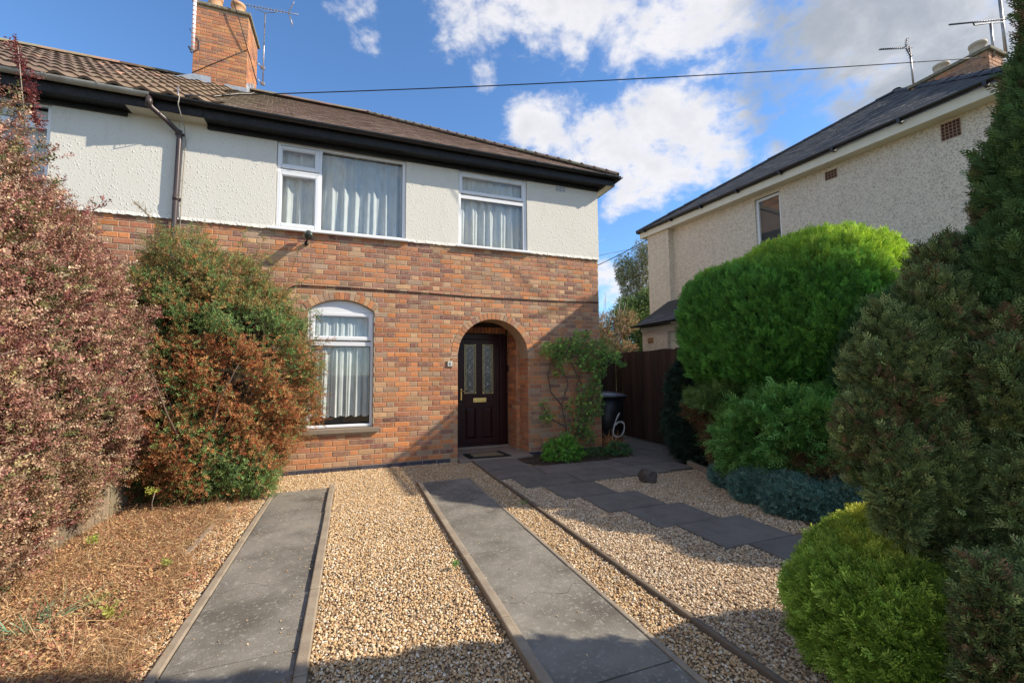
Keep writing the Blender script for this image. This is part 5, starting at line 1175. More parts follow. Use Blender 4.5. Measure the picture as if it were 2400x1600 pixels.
def nvent(px, py, w, h, nx, nz):
    p = on(px, py, 0, 8.1); s_ = s_of(p); a = NP(s_, WI)
    for _ in range(3): p = on(px, py, 0, a[0]); s_ = s_of(p); a = NP(s_, WI)
    air_vent(nb, a[0], a[1], p[2], w, h, nx, nz, M['vent_clay'], dirv=(-ed[0], -ed[1]), mm='fence')
nvent(1380 + 1310 * .4337, 60 + 806 * .4337, .19, .15, 4, 3); nvent(1380 + 1957 * .4337, 60 + 564 * .4337, .21, .25, 5, 5)
z5 = lambda x, y: (2000 + x * 400 / 2091, y * 400 / 2091)
Yr = 5.45
aerial('tv_aerial', 'small aerial on a slim mast at the left end of the right hand chimney', tuple(on(*z5(742, 1085), 1, Yr)), tuple(on(*z5(685, 570), 1, Yr)), (on(*z5(320, 608), 1, Yr), on(*z5(720, 585), 1, Yr)), 12, .20, M['alu_dark'], (.6, .55, .35), False, (.80, .34, (.3, .2, .8)), r=.010)
aerial('tv_aerial', 'long aerial on a thick mast above the right hand chimney, pointing left', tuple(on(*z5(1722, 700), 1, 4.15)), tuple(on(*z5(1682, 285), 1, 4.15)), (on(*z5(1175, 305), 1, 4.15), on(*z5(2010, 222), 1, 4.15)), 20, .10, M['alu_dark'], (.5, .6, .5), (.32, .78), (.88, .14, (.2, .2, .9)), r=.011)
t = thing('aerial_mast', 'tall bare grey mast rising out of frame above the dark spiky conifer', 'mast', tuple(on(*z5(1865, 560), 1, 4.3)))
mb = MB(); mb.tube([tuple(on(*z5(1875, 700), 1, 4.3)), tuple(on(*z5(1785, -80), 1, 4.3))], .028, 8); mb.build('mast', M['steel'], t)
# ---- lean-to outhouse against the neighbour's side wall
lt = thing('outhouse', 'low pebbledashed outhouse with slate roof behind the dark fence', 'outhouse', (6.5, 8., 0))
LX = 6.5; LY0, LY1 = 6.95, 8.47
mb = MB(); dY0, dY1 = 6.9, 7.58
def lq(a, b): mb.add([a, b, (b[0], b[1], 2.50), (a[0], a[1], 2.50)], [(0, 1, 2, 3)])
lq((LX, 7.60, 0), (LX, LY1, 0)); lq((LX, 6.55, 0), (LX, 6.98, 0)); lq((LX, LY1, 0), (7.6, LY1, 0)); lq((LX, 6.55, 0), (7.9, 6.55, 0)); lq((LX, 7.60, 0), (LX + .10, 7.60, 0)); lq((LX, 6.98, 0), (LX + .10, 6.98, 0))
mb.add([(LX, 6.98, 2.38), (LX, 7.6, 2.38), (LX, 7.6, 2.50), (LX, 6.98, 2.50)], [(0, 1, 2, 3)]); mb.build('wall', M['pebbledash'], lt)
mb = MB(); mb.cbox(LX + .08, LX + .12, 6.98, 7.60, 0, 2.38, .004); mb.build('door', M['cream'], lt)
mb = MB(); mb.cbox(LX - .02, LX - .001, 6.45, LY1 + .02, 2.44, 2.53, .003); mb.build('fascia', M['cream'], lt)
mb = MB(); mb.add([(LX - .15, 6.4, 2.56), (LX - .15, LY1 + .14, 2.56), (7.55, 8.75, 3.28), (7.75, 6.5, 3.28)], [(0, 1, 2, 3)]); mb.add([(LX - .15, LY1 + .14, 2.56), (7.55, LY1 + .2, 2.56), (7.55, 8.75, 3.28)], [(0, 1, 2)]); mb.build('roof', M['felt'], lt)
channel(mb := MB(), (LX - .20, 6.4, 2.585), (LX - .20, LY1 + .12, 2.58), .045); mb.build('gutter', M['black_plastic'], lt)
pe0, pe1 = Vector((LX - .15, LY1 + .14, 2.565)), Vector((LX - .15, 6.4, 2.565)); u2 = (pe1 - pe0).normalized(); v2 = Vector((7.65, 0, 3.28)) - Vector((LX - .15, 0, 2.56)); v2 = (v2 - u2 * v2.dot(u2)).normalized(); n2 = u2.cross(v2).normalized()
if n2.z < 0: n2 = -n2
# u2 x v2 must equal n2 for a rotation
if u2.cross(v2).z < 0: u2 = -u2; pe0, pe1 = pe1, pe0
RL = Matrix((u2, v2, n2)).transposed(); LL = (pe1 - pe0).length
far_first = pe0.y > pe1.y
lay_tiles(lt, pe0, RL, 7, .19, .245, sm_, lambda v: ((.42 * v if far_first else 0) + .04, LL - (0 if far_first else .42 * v) - .04), c_slate, 80, 'roof_slate', 'roof_slates', M['slate'])
vp = on(1380 + 421 * 260 / 755, 560 + 690 * 260 / 755, 0, LX)
air_vent(lt, LX, vp[1], vp[2], .19, .12, 5, 3, M['pot'], dirv=(0, -1), mm='fence')

# ================================================================== FENCES
fn = thing('board_fence', 'dark stained board fence running back beside the path, at right of the bin', 'fence', (6.0, 8., 0))
r_ = random.Random(12); y = 8.86
while y > 4.2:
    mb = MB(); h = 1.955 + r_.uniform(-.012, .012); xo = r_.uniform(-.006, .006) + (0 if int(y * 8) % 2 else .012); mb.cbox(5.99 + xo, 6.008 + xo, y - .135, y, .02, h, .003)
    o = mb.build('board', M['fence'], fn); g = r_.uniform(.55, 1.5); o.color = (g, g, g, 1); y -= .128
mb = MB()
for z in (.35, 1.55): mb.box(6.025, 6.07, 4.2, 8.86, z, z + .07)
mb.build('rail', M['fence'], fn)
gt_ = thing('side_gate', 'very dark boarded gate across the passage behind the wheeled bin', 'gate', (5.3, 8.98, 0))
x = 4.63
while x < 5.95:
    mb = MB(); mb.cbox(x, x + .125, 8.97, 8.99, .04, 1.93 + r_.uniform(-.01, .01) if x > 5.3 else 1.93, .003); o = mb.build('board', M['fence'], gt_); g = r_.uniform(.4, .9); o.color = (g, g, g, 1); x += .131
mb = MB()
for z in (.3, 1.6): mb.box(4.65, 5.93, 9.0, 9.04, z, z + .09)
mb.build('rail', M['fence'], gt_)
lf = thing('low_fence', 'weathered low board fence half hidden under the purple hedge', 'fence', (-2.32, 5., 0))
y = 1.0
while y < 6.9:
    mb = MB(); mb.cbox(-2.335, -2.315, y, y + .12, .0, .95 + r_.uniform(-.03, .03), .003); o = mb.build('board', M['old_wood'], lf); g = r_.uniform(.6, 1.3); o.color = (g, g * r_.uniform(.95, 1.1), g, 1); y += .135
mb = MB(); mb.box(-2.37, -2.34, 1., 6.9, .7, .77); mb.build('rail', M['old_wood'], lf)

# ================================================================== WHEELED BIN, ROCK
def build_bin():
    x0, x1, y0, y1 = 4.70, 5.235, 7.46, 8.06; t = thing('wheeled_bin', 'black wheeled bin with a painted white 6 beside the brick corner', 'wheelie bin', ((x0 + x1) / 2, 7.75, .014))
    g = .014; mb = MB(); b = .035
    lo = [(x0 + b, y0 + b), (x1 - b, y0 + b), (x1 - b, y1 - .10), (x0 + b, y1 - .10)]; hi = [(x0, y0), (x1, y0), (x1, y1), (x0, y1)]; zt = .985
    mb.add([(*p, g + .02) for p in lo] + [(*p, zt) for p in hi], [(0, 3, 2, 1), (4, 5, 6, 7), (0, 1, 5, 4), (1, 2, 6, 5), (2, 3, 7, 6), (3, 0, 4, 7)]); bm = bmesh.new(); me = mb.mesh('t', M['bin']); bm.from_mesh(me)
    bmesh.ops.bevel(bm, geom=bm.edges[:], offset=.022, segments=3, affect='EDGES'); bm.verts.index_update(); m2 = MB(); m2.add([v.co[:] for v in bm.verts], [[v.index for v in f.verts] for f in bm.faces], (1, 1, 1), True); bm.free(); m2.build('body', M['bin'], t)
    mb = MB(); mb.cbox(x0 - .02, x1 + .02, y0 - .02, y1 + .02, zt - .03, zt + .004, .01); mb.build('rim', M['bin'], t)
    mb = MB(); q = [(x0 - .035, y0 - .05), (x1 + .04, y0 - .05), (x1 + .04, y1 + .03), (x0 - .035, y1 + .03)]; k = .06
    mb.add([(*p, zt + .006) for p in q] + [(*p, zt + .03) for p in q] + [(q[0][0] + k, q[0][1] + k, zt + .07), (q[1][0] - k, q[1][1] + k, zt + .07), (q[2][0] - k, q[2][1] - k, zt + .10), (q[3][0] + k, q[3][1] - k, zt + .10)],
           [(0, 3, 2, 1), (0, 1, 5, 4), (1, 2, 6, 5), (2, 3, 7, 6), (3, 0, 4, 7), (4, 5, 9, 8), (5, 6, 10, 9), (6, 7, 11, 10), (7, 4, 8, 11), (8, 9, 10, 11)])
    bm = bmesh.new(); me = mb.mesh('t', M['bin']); bm.from_mesh(me); bmesh.ops.bevel(bm, geom=bm.edges[:], offset=.008, segments=2, affect='EDGES'); bm.verts.index_update(); m2 = MB(); m2.add([v.co[:] for v in bm.verts], [[v.index for v in f.verts] for f in bm.faces], (1, 1, 1), True); bm.free()
    m2.build('lid', mat('bin_lid', (.10, .105, .12), .35, spec=.5), t)
    for xx in (x0 + .03, x1 - .08):
        mb = MB(); mb.tube([(xx, y1 - .06, g + .10), (xx + .05, y1 - .06, g + .10)], .10, 18); mb.build('wheel', M['black_plastic'], t)
    mb = MB(); mb.tube([(x0 + .05, y1 + .03, zt), (x0 + .05, y1 + .07, zt + .02), (x1 - .05, y1 + .07, zt + .02), (x1 - .05, y1 + .03, zt)], .014, 8); mb.build('handle', M['bin'], t)
    # brushed figure on the sloping front
    Z4 = lambda a, b_: on(1380 + a * 260 / 755, 560 + b_ * 260 / 755, 1, y0 + .015)
    path = [(208, 1182), (196, 1205), (183, 1238), (173, 1275), (168, 1305), (170, 1330), (182, 1342), (200, 1346), (222, 1338), (238, 1312), (244, 1280), (240, 1256), (226, 1243), (206, 1243), (188, 1255), (174, 1272)]
    pts = [Z4(a, b_) for a, b_ in path]; V = []; n = len(pts); mb = MB(); wv = .016
    for i, p in enumerate(pts):
        a = pts[max(i - 1, 0)]; b_ = pts[min(i + 1, n - 1)]; d = np.array([b_[0] - a[0], b_[2] - a[2]]); d /= np.linalg.norm(d); nx_, nz_ = -d[1], d[0]; w_ = wv * (1 + .25 * math.sin(i * 2.3))
        yy = y0 + .035 * (1 - (p[2] - .03) / .95) - .003
        V += [(p[0] + nx_ * w_, yy, p[2] + nz_ * w_), (p[0] - nx_ * w_, yy, p[2] - nz_ * w_)]
    mb.add(V, [(2 * i, 2 * i + 1, 2 * i + 3, 2 * i + 2) for i in range(n - 1)]); mb.build('painted_numeral', M['paint_white'], t)
build_bin()
bm = bmesh.new(); bmesh.ops.create_icosphere(bm, subdivisions=3, radius=1); V = np.array([v.co[:] for v in bm.verts])
rk = V * (1 + .16 * lump(V * 1.3 + 3, 1.4) + .09 * lump(V * 4, 1.7))[:, None]; rk = np.clip(rk, [-.85, -.8, -.75], [.75, .9, .7]); rk = rk * [.125, .11, .12]; ca, sa = math.cos(.3), math.sin(.3)
rk = np.stack([rk[:, 0] * ca + rk[:, 2] * sa, rk[:, 1], -rk[:, 0] * sa + rk[:, 2] * ca], 1) + [3.80, 4.93, .085]
bm.verts.index_update(); mb = MB(); mb.add(rk, [[v.index for v in f.verts] for f in bm.faces]); bm.free(); mb.build('rock', M['rock'], None, 'rough dark brown stone on the gravel near the slabs', 'rock')

# ================================================================== PLANTS
def plant(name, label, cat, loc, group=None): return thing(name, label, cat, loc, group)
def stems(parent, base, n, h, spread, m='bark', r0=.02, seed=0, name='trunk', lean=(0, 0)):
    r = random.Random(seed); mb = MB()
    for i in range(n):
        a = r.uniform(0, 6.28); s = spread * r.uniform(.3, 1.); p = Vector(base) + Vector((math.cos(a) * .06, math.sin(a) * .06, 0)); pts = [p]
        for k in range(1, 5): t = k / 4; pts.append(p + Vector((math.cos(a) * s * t ** 1.3 + lean[0] * t + r.uniform(-.04, .04), math.sin(a) * s * t ** 1.3 + lean[1] * t + r.uniform(-.04, .04), h * t * r.uniform(.9, 1.05))))
        mb.tube(pts, [r0 * (1 - .2 * k) for k in range(5)], 6)
    return mb.build(name, M[m], parent)
UP = np.array([0, 0, 1.])
# -- purple barberry hedge at left
pb_ = plant('barberry_hedge', 'tall purple leaved hedge filling the left edge of the garden', 'hedge', (-2.7, 3.4, 0))
bl = [Blob((-2.85, 2.2, 1.5), (.92, 1.4, 1.75), 2.6), Blob((-2.95, 3.5, 1.65), (.92, 1.1, 1.85), 2.5), Blob((-2.95, 4.55, 1.6), (.90, .9, 1.80), 2.3), Blob((-2.9, 5.35, 1.4), (.86, .70, 1.45), 2.1), Blob((-2.8, 5.95, 1.2), (.74, .62, 1.12), 2.), Blob((-2.5, 3.0, .8), (.55, 1.6, .85), 2.2), Blob((-2.75, 1.2, 1.1), (.7, .9, 1.3), 2.3)]
core('dark_core', bl, pb_, .80)
P, Nn, W_ = sample_blobs(bl, 1650, .22, 6.0, .26, .03, lambda P: (P[:, 0] > -3.6) & (P[:, 1] > .3))
hgt = np.clip((P[:, 2] - .4) / 2., 0, 1); pat = lump(P, 2.1)  # height term thins the green leaves upward
T = palette(len(P), [(.44, .22, .17), (.53, .30, .22), (.33, .15, .12), (.62, .41, .28), (.38, .32, .15), (.68, .52, .36)], [3, 2.6, 1.8, 2, 1.6, 1.4], .2)
grn = (rng.random(len(P)) < np.clip(.17 + .22 * pat - .1 * hgt, 0, .6)); T[grn] = palette(grn.sum(), [(.13, .15, .05), (.20, .19, .07), (.10, .12, .05)], [1, 1, 1])
dry = (P[:, 2] < 1.7) & (rng.random(len(P)) < .75 * (1 - P[:, 2] / 1.7)); T[dry] = palette(dry.sum(), [(.46, .31, .18), (.36, .22, .13), (.54, .40, .25)], [1, 1, 1])
scatter('foliage', 'barberry', SP['barberry'], P, frames(Nn * .7 + UP * .55, jitter=.5), rng.uniform(.6, 1.15, len(P)), T, pb_)
r_ = random.Random(77); tw = MB(); tp = []
for i in range(420):                                   # shoots and bare twigs standing out of the hedge
    k = r_.randrange(len(P)); p = P[k]; n_ = Nn[k] * .6 + UP * .9 + np.array([r_.uniform(-.4, .4) for _ in range(3)]); n_ /= np.linalg.norm(n_); ln = r_.uniform(.08, .26) * (1.5 if p[2] > 2.4 else 1)
    pts = [p + n_ * ln * t + np.array([0, 0, -.04 * t * t]) for t in (0, .33, .66, 1.)]; tw.tube([tuple(q) for q in pts], [.003, .0025, .002, .001], 4); tp += [(q, n_) for q in [p + n_ * ln * t for t in np.arange(.2, 1.05, .16)]]
ls = np.array([-2.2, 3.72, 3.2])
q0 = on(68, 218, 0, -2.15); q1 = on(42, 108, 0, -2.15)
for t in np.linspace(-.9, 1, 60): tp.append((q0 + (q1 - q0) * t, UP))
tw.tube([tuple(q0 - [0, 0, .3]), tuple(q1)], [.0035, .002], 5)
tw.build('twigs', M['bark_pale'], pb_, kind='stuff')
tp_ = np.array([q for q, _ in tp]); tn = np.array([n for _, n in tp]); scatter('shoot_leaves', 'barberry', SP['barberry'], tp_, frames(tn, jitter=.5), rng.uniform(.6, 1.1, len(tp_)), palette(len(tp_), [(.30, .09, .09), (.38, .14, .12), (.24, .07, .08)], [1, 1, 1]), pb_)

# -- cotoneaster shrub against the house
ct = plant('cotoneaster_shrub', 'large rusty orange and green small leaved shrub in front of the arched window', 'shrub', (-1.72, 6.1, 0))
bl = [Blob((-1.55, 6.45, 1.55), (1.0, .62, .95), 2.1), Blob((-2.35, 6.5, 2.3), (.45, .40, .62), 2., .7), Blob((-1.20, 6.4, 1.25), (.78, .55, .75), 2.), Blob((-1.75, 6.25, .75), (.85, .55, .70), 2.1), Blob((-1.85, 6.6, 2.45), (.62, .5, .62), 2.), Blob((-1.25, 6.55, 2.10), (.55, .45, .48), 2.),
      Blob((-2.05, 6.6, 2.98), (.40, .38, .38), 2., .38), Blob((-1.55, 6.7, 2.80), (.38, .33, .32), 2., .38), Blob((-1.15, 6.7, 2.55), (.28, .28, .24), 2., .4), Blob((-1.22, 6.15, .40), (.42, .40, .36), 2.)]
core('dark_core', bl[:6] + bl[9:], ct, .60)
P, Nn, W_ = sample_blobs(bl, 1750, .30, 7.5, .38, .03, lambda P: (P[:, 1] < 7.27))
z = P[:, 2]; pt = lump(P, 2.6); rust = np.clip(1.25 - np.abs(z - 1.15) * .85 + .55 * pt, 0, 1); rust[z > 2.0] *= .28; rust = np.maximum(rust * .9, .12)
T = palette(len(P), [(.18, .30, .09), (.24, .38, .11), (.13, .22, .08), (.30, .38, .13)], [2, 2, 2, 1], .18)
m_ = rng.random(len(P)) < rust; T[m_] = palette(m_.sum(), [(.50, .22, .09), (.58, .29, .11), (.38, .17, .08), (.58, .17, .07), (.42, .30, .12)], [3, 3, 2, 1, 2], .2)
tan_ = (z > 2.3) & (rng.random(len(P)) < .45); T[tan_] = palette(tan_.sum(), [(.48, .33, .12), (.42, .28, .10)], [1, 1])
scatter('foliage', 'coton', SP['coton'], P, frames(Nn * .8 + UP * .25, jitter=.6), rng.uniform(.8, 1.5, len(P)), T, ct)
stems(ct, (-1.72, 6.1, 0), 9, 1.6, .8, 'twig', .022, 3)
arch = MB(); ap = []; at = []
def arc(p0, p1, bulge, steps, rust_, r0=.006, dens=.018):
    p0 = np.array(p0); p1 = np.array(p1); L_ = np.linalg.norm(p1 - p0); pts = [p0 + (p1 - p0) * t + np.array([0, 0, bulge * 4 * t * (1 - t)]) for t in np.linspace(0, 1, steps)]; arch.tube([tuple(q) for q in pts], [r0 * (1 - .7 * i / steps) for i in range(steps)], 5)
    for t in np.arange(0.05, 1, dens / L_): ap.append((p0 + (p1 - p0) * t + np.array([0, 0, bulge * 4 * t * (1 - t)]) + rng.normal(0, .008, 3))); at.append(rust_)
arc((-2.2, 6.75, 3.15), tuple(on(316, 474, 1, 6.6)), .04, 8, 1, .008, .010); arc((-2.2, 6.75, 3.0), tuple(on(405, 560, 1, 6.6)), .0, 6, 1)
arc((-1.5, 6.7, 3.0), tuple(on(655, 630, 1, 6.8)), .16, 12, 1, .008, .010); arc((-1.7, 6.6, 2.9), tuple(on(555, 660, 1, 6.4)), .20, 10, 1, .008, .010); arc((-1.8, 6.7, 3.0), tuple(on(478, 520, 1, 6.7)), .02, 6, 1); arc((-1.9, 6.6, 2.8), (-1.45, 6.3, 2.5), .22, 8, 1, .007, .010)
arc((-1.1, 6.5, 2.3), tuple(on(735, 640, 1, 6.7)), .03, 8, 0)
for i in range(46):
    z_ = rng.uniform(.5, 2.4); arc((-.85, 6.35 + rng.uniform(-.2, .3), z_), (-.85 + rng.uniform(.18, .52), 6.4 + rng.uniform(-.3, .6), z_ + rng.uniform(-.1, .18)), .03, 5, 0 if z_ > 1.9 or rng.random() < .5 else 1, .003, .020)
for i in range(36):
    x_ = rng.uniform(-2.4, -.9); arc((x_, 6.5, 2.7 - .25 * abs(x_ + 1.8)), (x_ + rng.uniform(-.25, .35), 6.5 + rng.uniform(-.3, .4), 3.15 - .3 * abs(x_ + 1.8) + rng.uniform(-.1, .35)), .05, 5, int(rng.random() < .5), .003, .018)
arch.build('arching_stems', M['twig'], ct, kind='stuff')
ap = np.array(ap); at = np.array(at); T = palette(len(ap), [(.20, .30, .09), (.26, .36, .12)], [1, 1]); T[at == 1] = palette((at == 1).sum(), [(.46, .31, .11), (.42, .27, .10), (.34, .29, .11)], [1, 1, 1])
scatter('stem_leaves', 'coton', SP['coton'], ap, frames(np.tile([0, 0, .3], (len(ap), 1)), jitter=.8), rng.uniform(.55, .85, len(ap)), T, ct)

# -- big round golden conifer
gc = plant('round_golden_conifer', 'big rounded clipped conifer, lime green on top, in front of the pebbledashed wall', 'conifer', (5.6, 4.3, 0))
bl = [Blob((5.55, 4.55, 2.10), (.84, .98, .88), 3.3), Blob((5.9, 3.95, 2.22), (.90, 1.0, 1.02), 2.8)]
core('dark_core', bl, gc, .84)
P, Nn, W_ = sample_blobs(bl, 1900, .035, 9., .11, .9)
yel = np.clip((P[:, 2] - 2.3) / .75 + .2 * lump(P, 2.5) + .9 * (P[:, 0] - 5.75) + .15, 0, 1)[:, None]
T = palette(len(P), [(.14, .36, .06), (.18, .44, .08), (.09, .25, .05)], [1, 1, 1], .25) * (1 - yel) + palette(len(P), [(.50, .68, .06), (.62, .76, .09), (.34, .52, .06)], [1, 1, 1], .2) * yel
Zd = Nn * .6 + UP * .8
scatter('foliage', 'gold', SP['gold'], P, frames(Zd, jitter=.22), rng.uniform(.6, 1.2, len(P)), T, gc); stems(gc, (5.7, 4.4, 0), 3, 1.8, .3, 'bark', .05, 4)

# -- spreading green juniper with a brown side
jn = plant('spreading_juniper', 'wide spreading bright green juniper with a brown dying side under the round conifer', 'juniper', (5.3, 4.3, 0))
bl = [Blob((5.25, 4.75, .98), (.55, .62, .32), 2.2), Blob((4.95, 4.0, .60), (.52, .60, .50), 2.), Blob((5.2, 3.55, .78), (.78, .68, .46), 2.3), Blob((5.0, 3.3, .55), (.45, .40, .35), 2.), Blob((5.1, 4.55, .55), (.36, .42, .42), 2.), Blob((5.6, 4.3, .95), (.7, .8, .38), 2.2), Blob((4.85, 3.75, .35), (.35, .5, .32), 2.)]
core('dark_core', bl, jn, .74)
P, Nn, W_ = sample_blobs(bl, 1800, .24, 7., .26, .04)
brown = ((W_ == 3) | ((W_ == 0) & (P[:, 2] < .98)) | ((P[:, 1] > 4.5) & (P[:, 2] < .9))) & (rng.random(len(P)) < .88)
T = palette(len(P), [(.25, .52, .14), (.32, .60, .17), (.19, .41, .11), (.40, .64, .18)], [2, 2, 1, 1], .16); T[brown] = palette(brown.sum(), [(.30, .18, .09), (.36, .24, .11), (.22, .13, .07)], [1, 1, 1], .2)
lite = (W_ == 0) & (P[:, 2] > .98); T[lite] = palette(lite.sum(), [(.30, .44, .14), (.24, .38, .12)], [1, 1])
scatter('foliage', 'juniper', SP['juniper'], P, frames(Nn * .7 + UP * -.05 + np.array([-.55, -.45, 0]), jitter=.25), rng.uniform(.8, 1.6, len(P)), T, jn); stems(jn, (5.3, 4.5, 0), 6, .8, .4, 'twig', .03, 5)
# -- blue creeping juniper
bj = plant('creeping_blue_juniper', 'low blue green creeping juniper at the edge of the gravel', 'juniper', (4.6, 3.8, 0))
bl = [Blob((4.72, 4.25, .12), (.26, .42, .22), 2.), Blob((4.55, 3.75, .13), (.34, .42, .24), 2.), Blob((4.50, 3.30, .13), (.38, .36, .25), 2.), Blob((4.75, 3.0, .16), (.36, .33, .28), 2.), Blob((5.0, 3.3, .30), (.4, .4, .25), 2.)]
core('dark_core', bl, bj, .7)
P, Nn, W_ = sample_blobs(bl, 3400, .12, 6., .2, .015)
scatter('foliage', 'tuft', SP['tuft'], P, frames(Nn + UP * .3, jitter=.35), rng.uniform(.75, 1.2, len(P)), palette(len(P), [(.16, .31, .26), (.22, .38, .31), (.11, .23, .19), (.30, .43, .33)], [2, 2, 1, .6], .15), bj)
# -- dark ivy-like shrub by the fence
dk = plant('dark_fence_shrub', 'dark drooping evergreen shrub against the fence beyond the juniper', 'shrub', (5.75, 5.9, 0))
bl = [Blob((5.75, 6.0, .62), (.34, .75, .62), 2.), Blob((5.85, 6.2, 1.2), (.28, .5, .55), 2.), Blob((5.45, 5.75, .28), (.3, .45, .28), 2.)]
core('dark_core', bl, dk, .7); P, Nn, W_ = sample_blobs(bl, 1300, .15, 4., .2, .03)
scatter('foliage', 'juniper', SP['juniper'], P, frames(Nn * .6 + np.array([-.5, -.2, -.1]), jitter=.35), rng.uniform(.8, 1.3, len(P)), palette(len(P), [(.06, .11, .07), (.09, .15, .09), (.04, .07, .05)], [1, 1, 1]), dk)
# -- clipped yellow conifer in the near right corner
yc_ = plant('golden_yellow_conifer', 'low clipped yellow green conifer bush beside the gravel, nearest the camera', 'conifer', (2.5, 1.45, 0))
bl = [Blob((2.60, 1.34, .33), (.54, .38, .33), 3.2), Blob((2.80, 1.48, .42), (.44, .30, .27), 2.6)]
core('dark_core', bl, yc_, .84); P, Nn, W_ = sample_blobs(bl, 8500, .07, 9., .12, .02)
top = np.clip((P[:, 2] - .60) / .12, 0, 1)[:, None]  # sunlit crown put into the leaf colour, yellower towards the top
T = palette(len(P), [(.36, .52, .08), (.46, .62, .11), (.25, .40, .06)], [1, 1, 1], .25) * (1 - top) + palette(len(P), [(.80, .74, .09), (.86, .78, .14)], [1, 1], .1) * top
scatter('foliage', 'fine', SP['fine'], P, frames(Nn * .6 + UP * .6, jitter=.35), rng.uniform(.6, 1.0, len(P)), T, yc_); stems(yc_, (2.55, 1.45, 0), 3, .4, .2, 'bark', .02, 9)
gh = plant('dark_hedge_conifer', 'dark green hedge conifer hidden behind the big grey green cypress to shade the path', 'conifer', (5.4, 2.7, 0))
bl = [Blob((5.45, 2.75, 1.1), (.50, .62, 1.2), 2.4), Blob((5.5, 1.9, .95), (.45, .55, 1.05), 2.3)]  # unseen hedge, placed to cast the shadow over the slab path
core('dark_core', bl, gh, .82); P, Nn, W_ = sample_blobs(bl, 1200, .09, 6., .15, .03)
scatter('foliage', 'gold', SP['gold'], P, frames(Nn * .5 + UP * .8, jitter=.25), rng.uniform(.5, .9, len(P)), palette(len(P), [(.05, .12, .04), (.07, .16, .05)], [1, 1], .18), gh); stems(gh, (5.45, 2.5, 0), 3, 1.2, .2, 'bark', .03, 14)
# -- dark grey-green cypress, big and near, and its spire
cy = plant('dark_cypress', 'large dark grey green cypress with several blunt shoots at the right edge', 'conifer', (3.05, 1.05, 0))
bl = [Blob((3.08, 1.10, 1.30), (.44, .46, .66), 2.), Blob((2.60, 1.36, 1.36), (.18, .19, .42), 2.), Blob((2.42, 1.42, 1.14), (.09, .10, .25), 2.), Blob((2.98, 1.30, 1.74), (.17, .16, .42), 2.), Blob((2.76, 1.26, 1.60), (.15, .15, .38), 2.), Blob((3.02, 1.12, .75), (.40, .36, .62), 2.), Blob((2.40, 1.28, .98), (.10, .09, .26), 2.), Blob((2.60, 1.22, .98), (.14, .12, .34), 2.), Blob((2.85, 1.02, .50), (.26, .22, .46), 2.), Blob((3.2, .92, .42), (.42, .38, .52), 2.)]
r_ = random.Random(21)
for i in range(26):
    a = r_.uniform(0, 6.28); zz = r_.uniform(.5, 1.7); q = .42 - .10 * abs(zz - 1.1); bl.append(Blob((3.02 + q * math.cos(a), 1.10 + q * math.sin(a), zz), (.075, .075, r_.uniform(.18, .32)), 2.))
for b in bl: b.c = np.array([b.c[0] * .92, b.c[1] * .92, 1.5 + (b.c[2] - 1.5) * .92]); b.r = b.r * .92
bl += [Blob((2.32, .86, .32), (.22, .20, .46), 2.), Blob((2.16, .90, .55), (.07, .08, .26), 2.), Blob((2.5, .95, .75), (.10, .10, .30), 2.)]
core('dark_core', bl, cy, .74); P, Nn, W_ = sample_blobs(bl, 8200, .18, 13., .28, .02)
pt = lump(P, 5.)
T = palette(len(P), [(.20, .27, .095), (.27, .35, .125), (.13, .18, .07), (.38, .44, .17)], [2, 2, 2, 1.2], .22); b_ = (rng.random(len(P)) < np.clip(.06 + .22 * pt, 0, .5)); T[b_] = palette(b_.sum(), [(.28, .17, .09), (.21, .14, .08), (.34, .20, .11)], [1, 1, 1])
scatter('foliage', 'cypress', SP['cypress'], P, frames(Nn * .5 + UP * .7 + np.array([-.15, 0, 0]), jitter=.32), rng.uniform(.42, .85, len(P)), T, cy); stems(cy, (3.05, 1.05, 0), 7, 1.2, .35, 'twig', .02, 8)
sp_ = plant('tall_spire_conifer', 'tall green spire conifer browning on its right side, at the right edge', 'conifer', (3.05, .92, 0))
bl = [Blob((2.98, .80, 1.75), (.44, .40, .75), 2.), Blob((2.98, .74, 2.15), (.38, .36, .85), 2.), Blob((3.0, .76, 2.80), (.22, .20, .62), 2.), Blob((3.02, .77, 3.2), (.10, .10, .36), 2.)]
core('dark_core', bl, sp_, .78); P, Nn, W_ = sample_blobs(bl, 5200, .14, 9., .22, 1.2)
T = palette(len(P), [(.12, .22, .065), (.16, .28, .09), (.09, .16, .055)], [1, 1, 1], .16); b_ = (rng.random(len(P)) < np.clip((P[:, 0] - 2.74) * 3.0 + .2 * lump(P, 4.), 0, .85)); T[b_] = palette(b_.sum(), [(.24, .18, .08), (.18, .18, .07), (.30, .20, .10)], [1, 1, 1])
scatter('foliage', 'cypress', SP['cypress'], P, frames(Nn * .6 + UP * .7, jitter=.25), rng.uniform(.55, .9, len(P)), T, sp_); stems(sp_, (3.05, .92, 0), 2, 2.4, .05, 'bark', .035, 10)

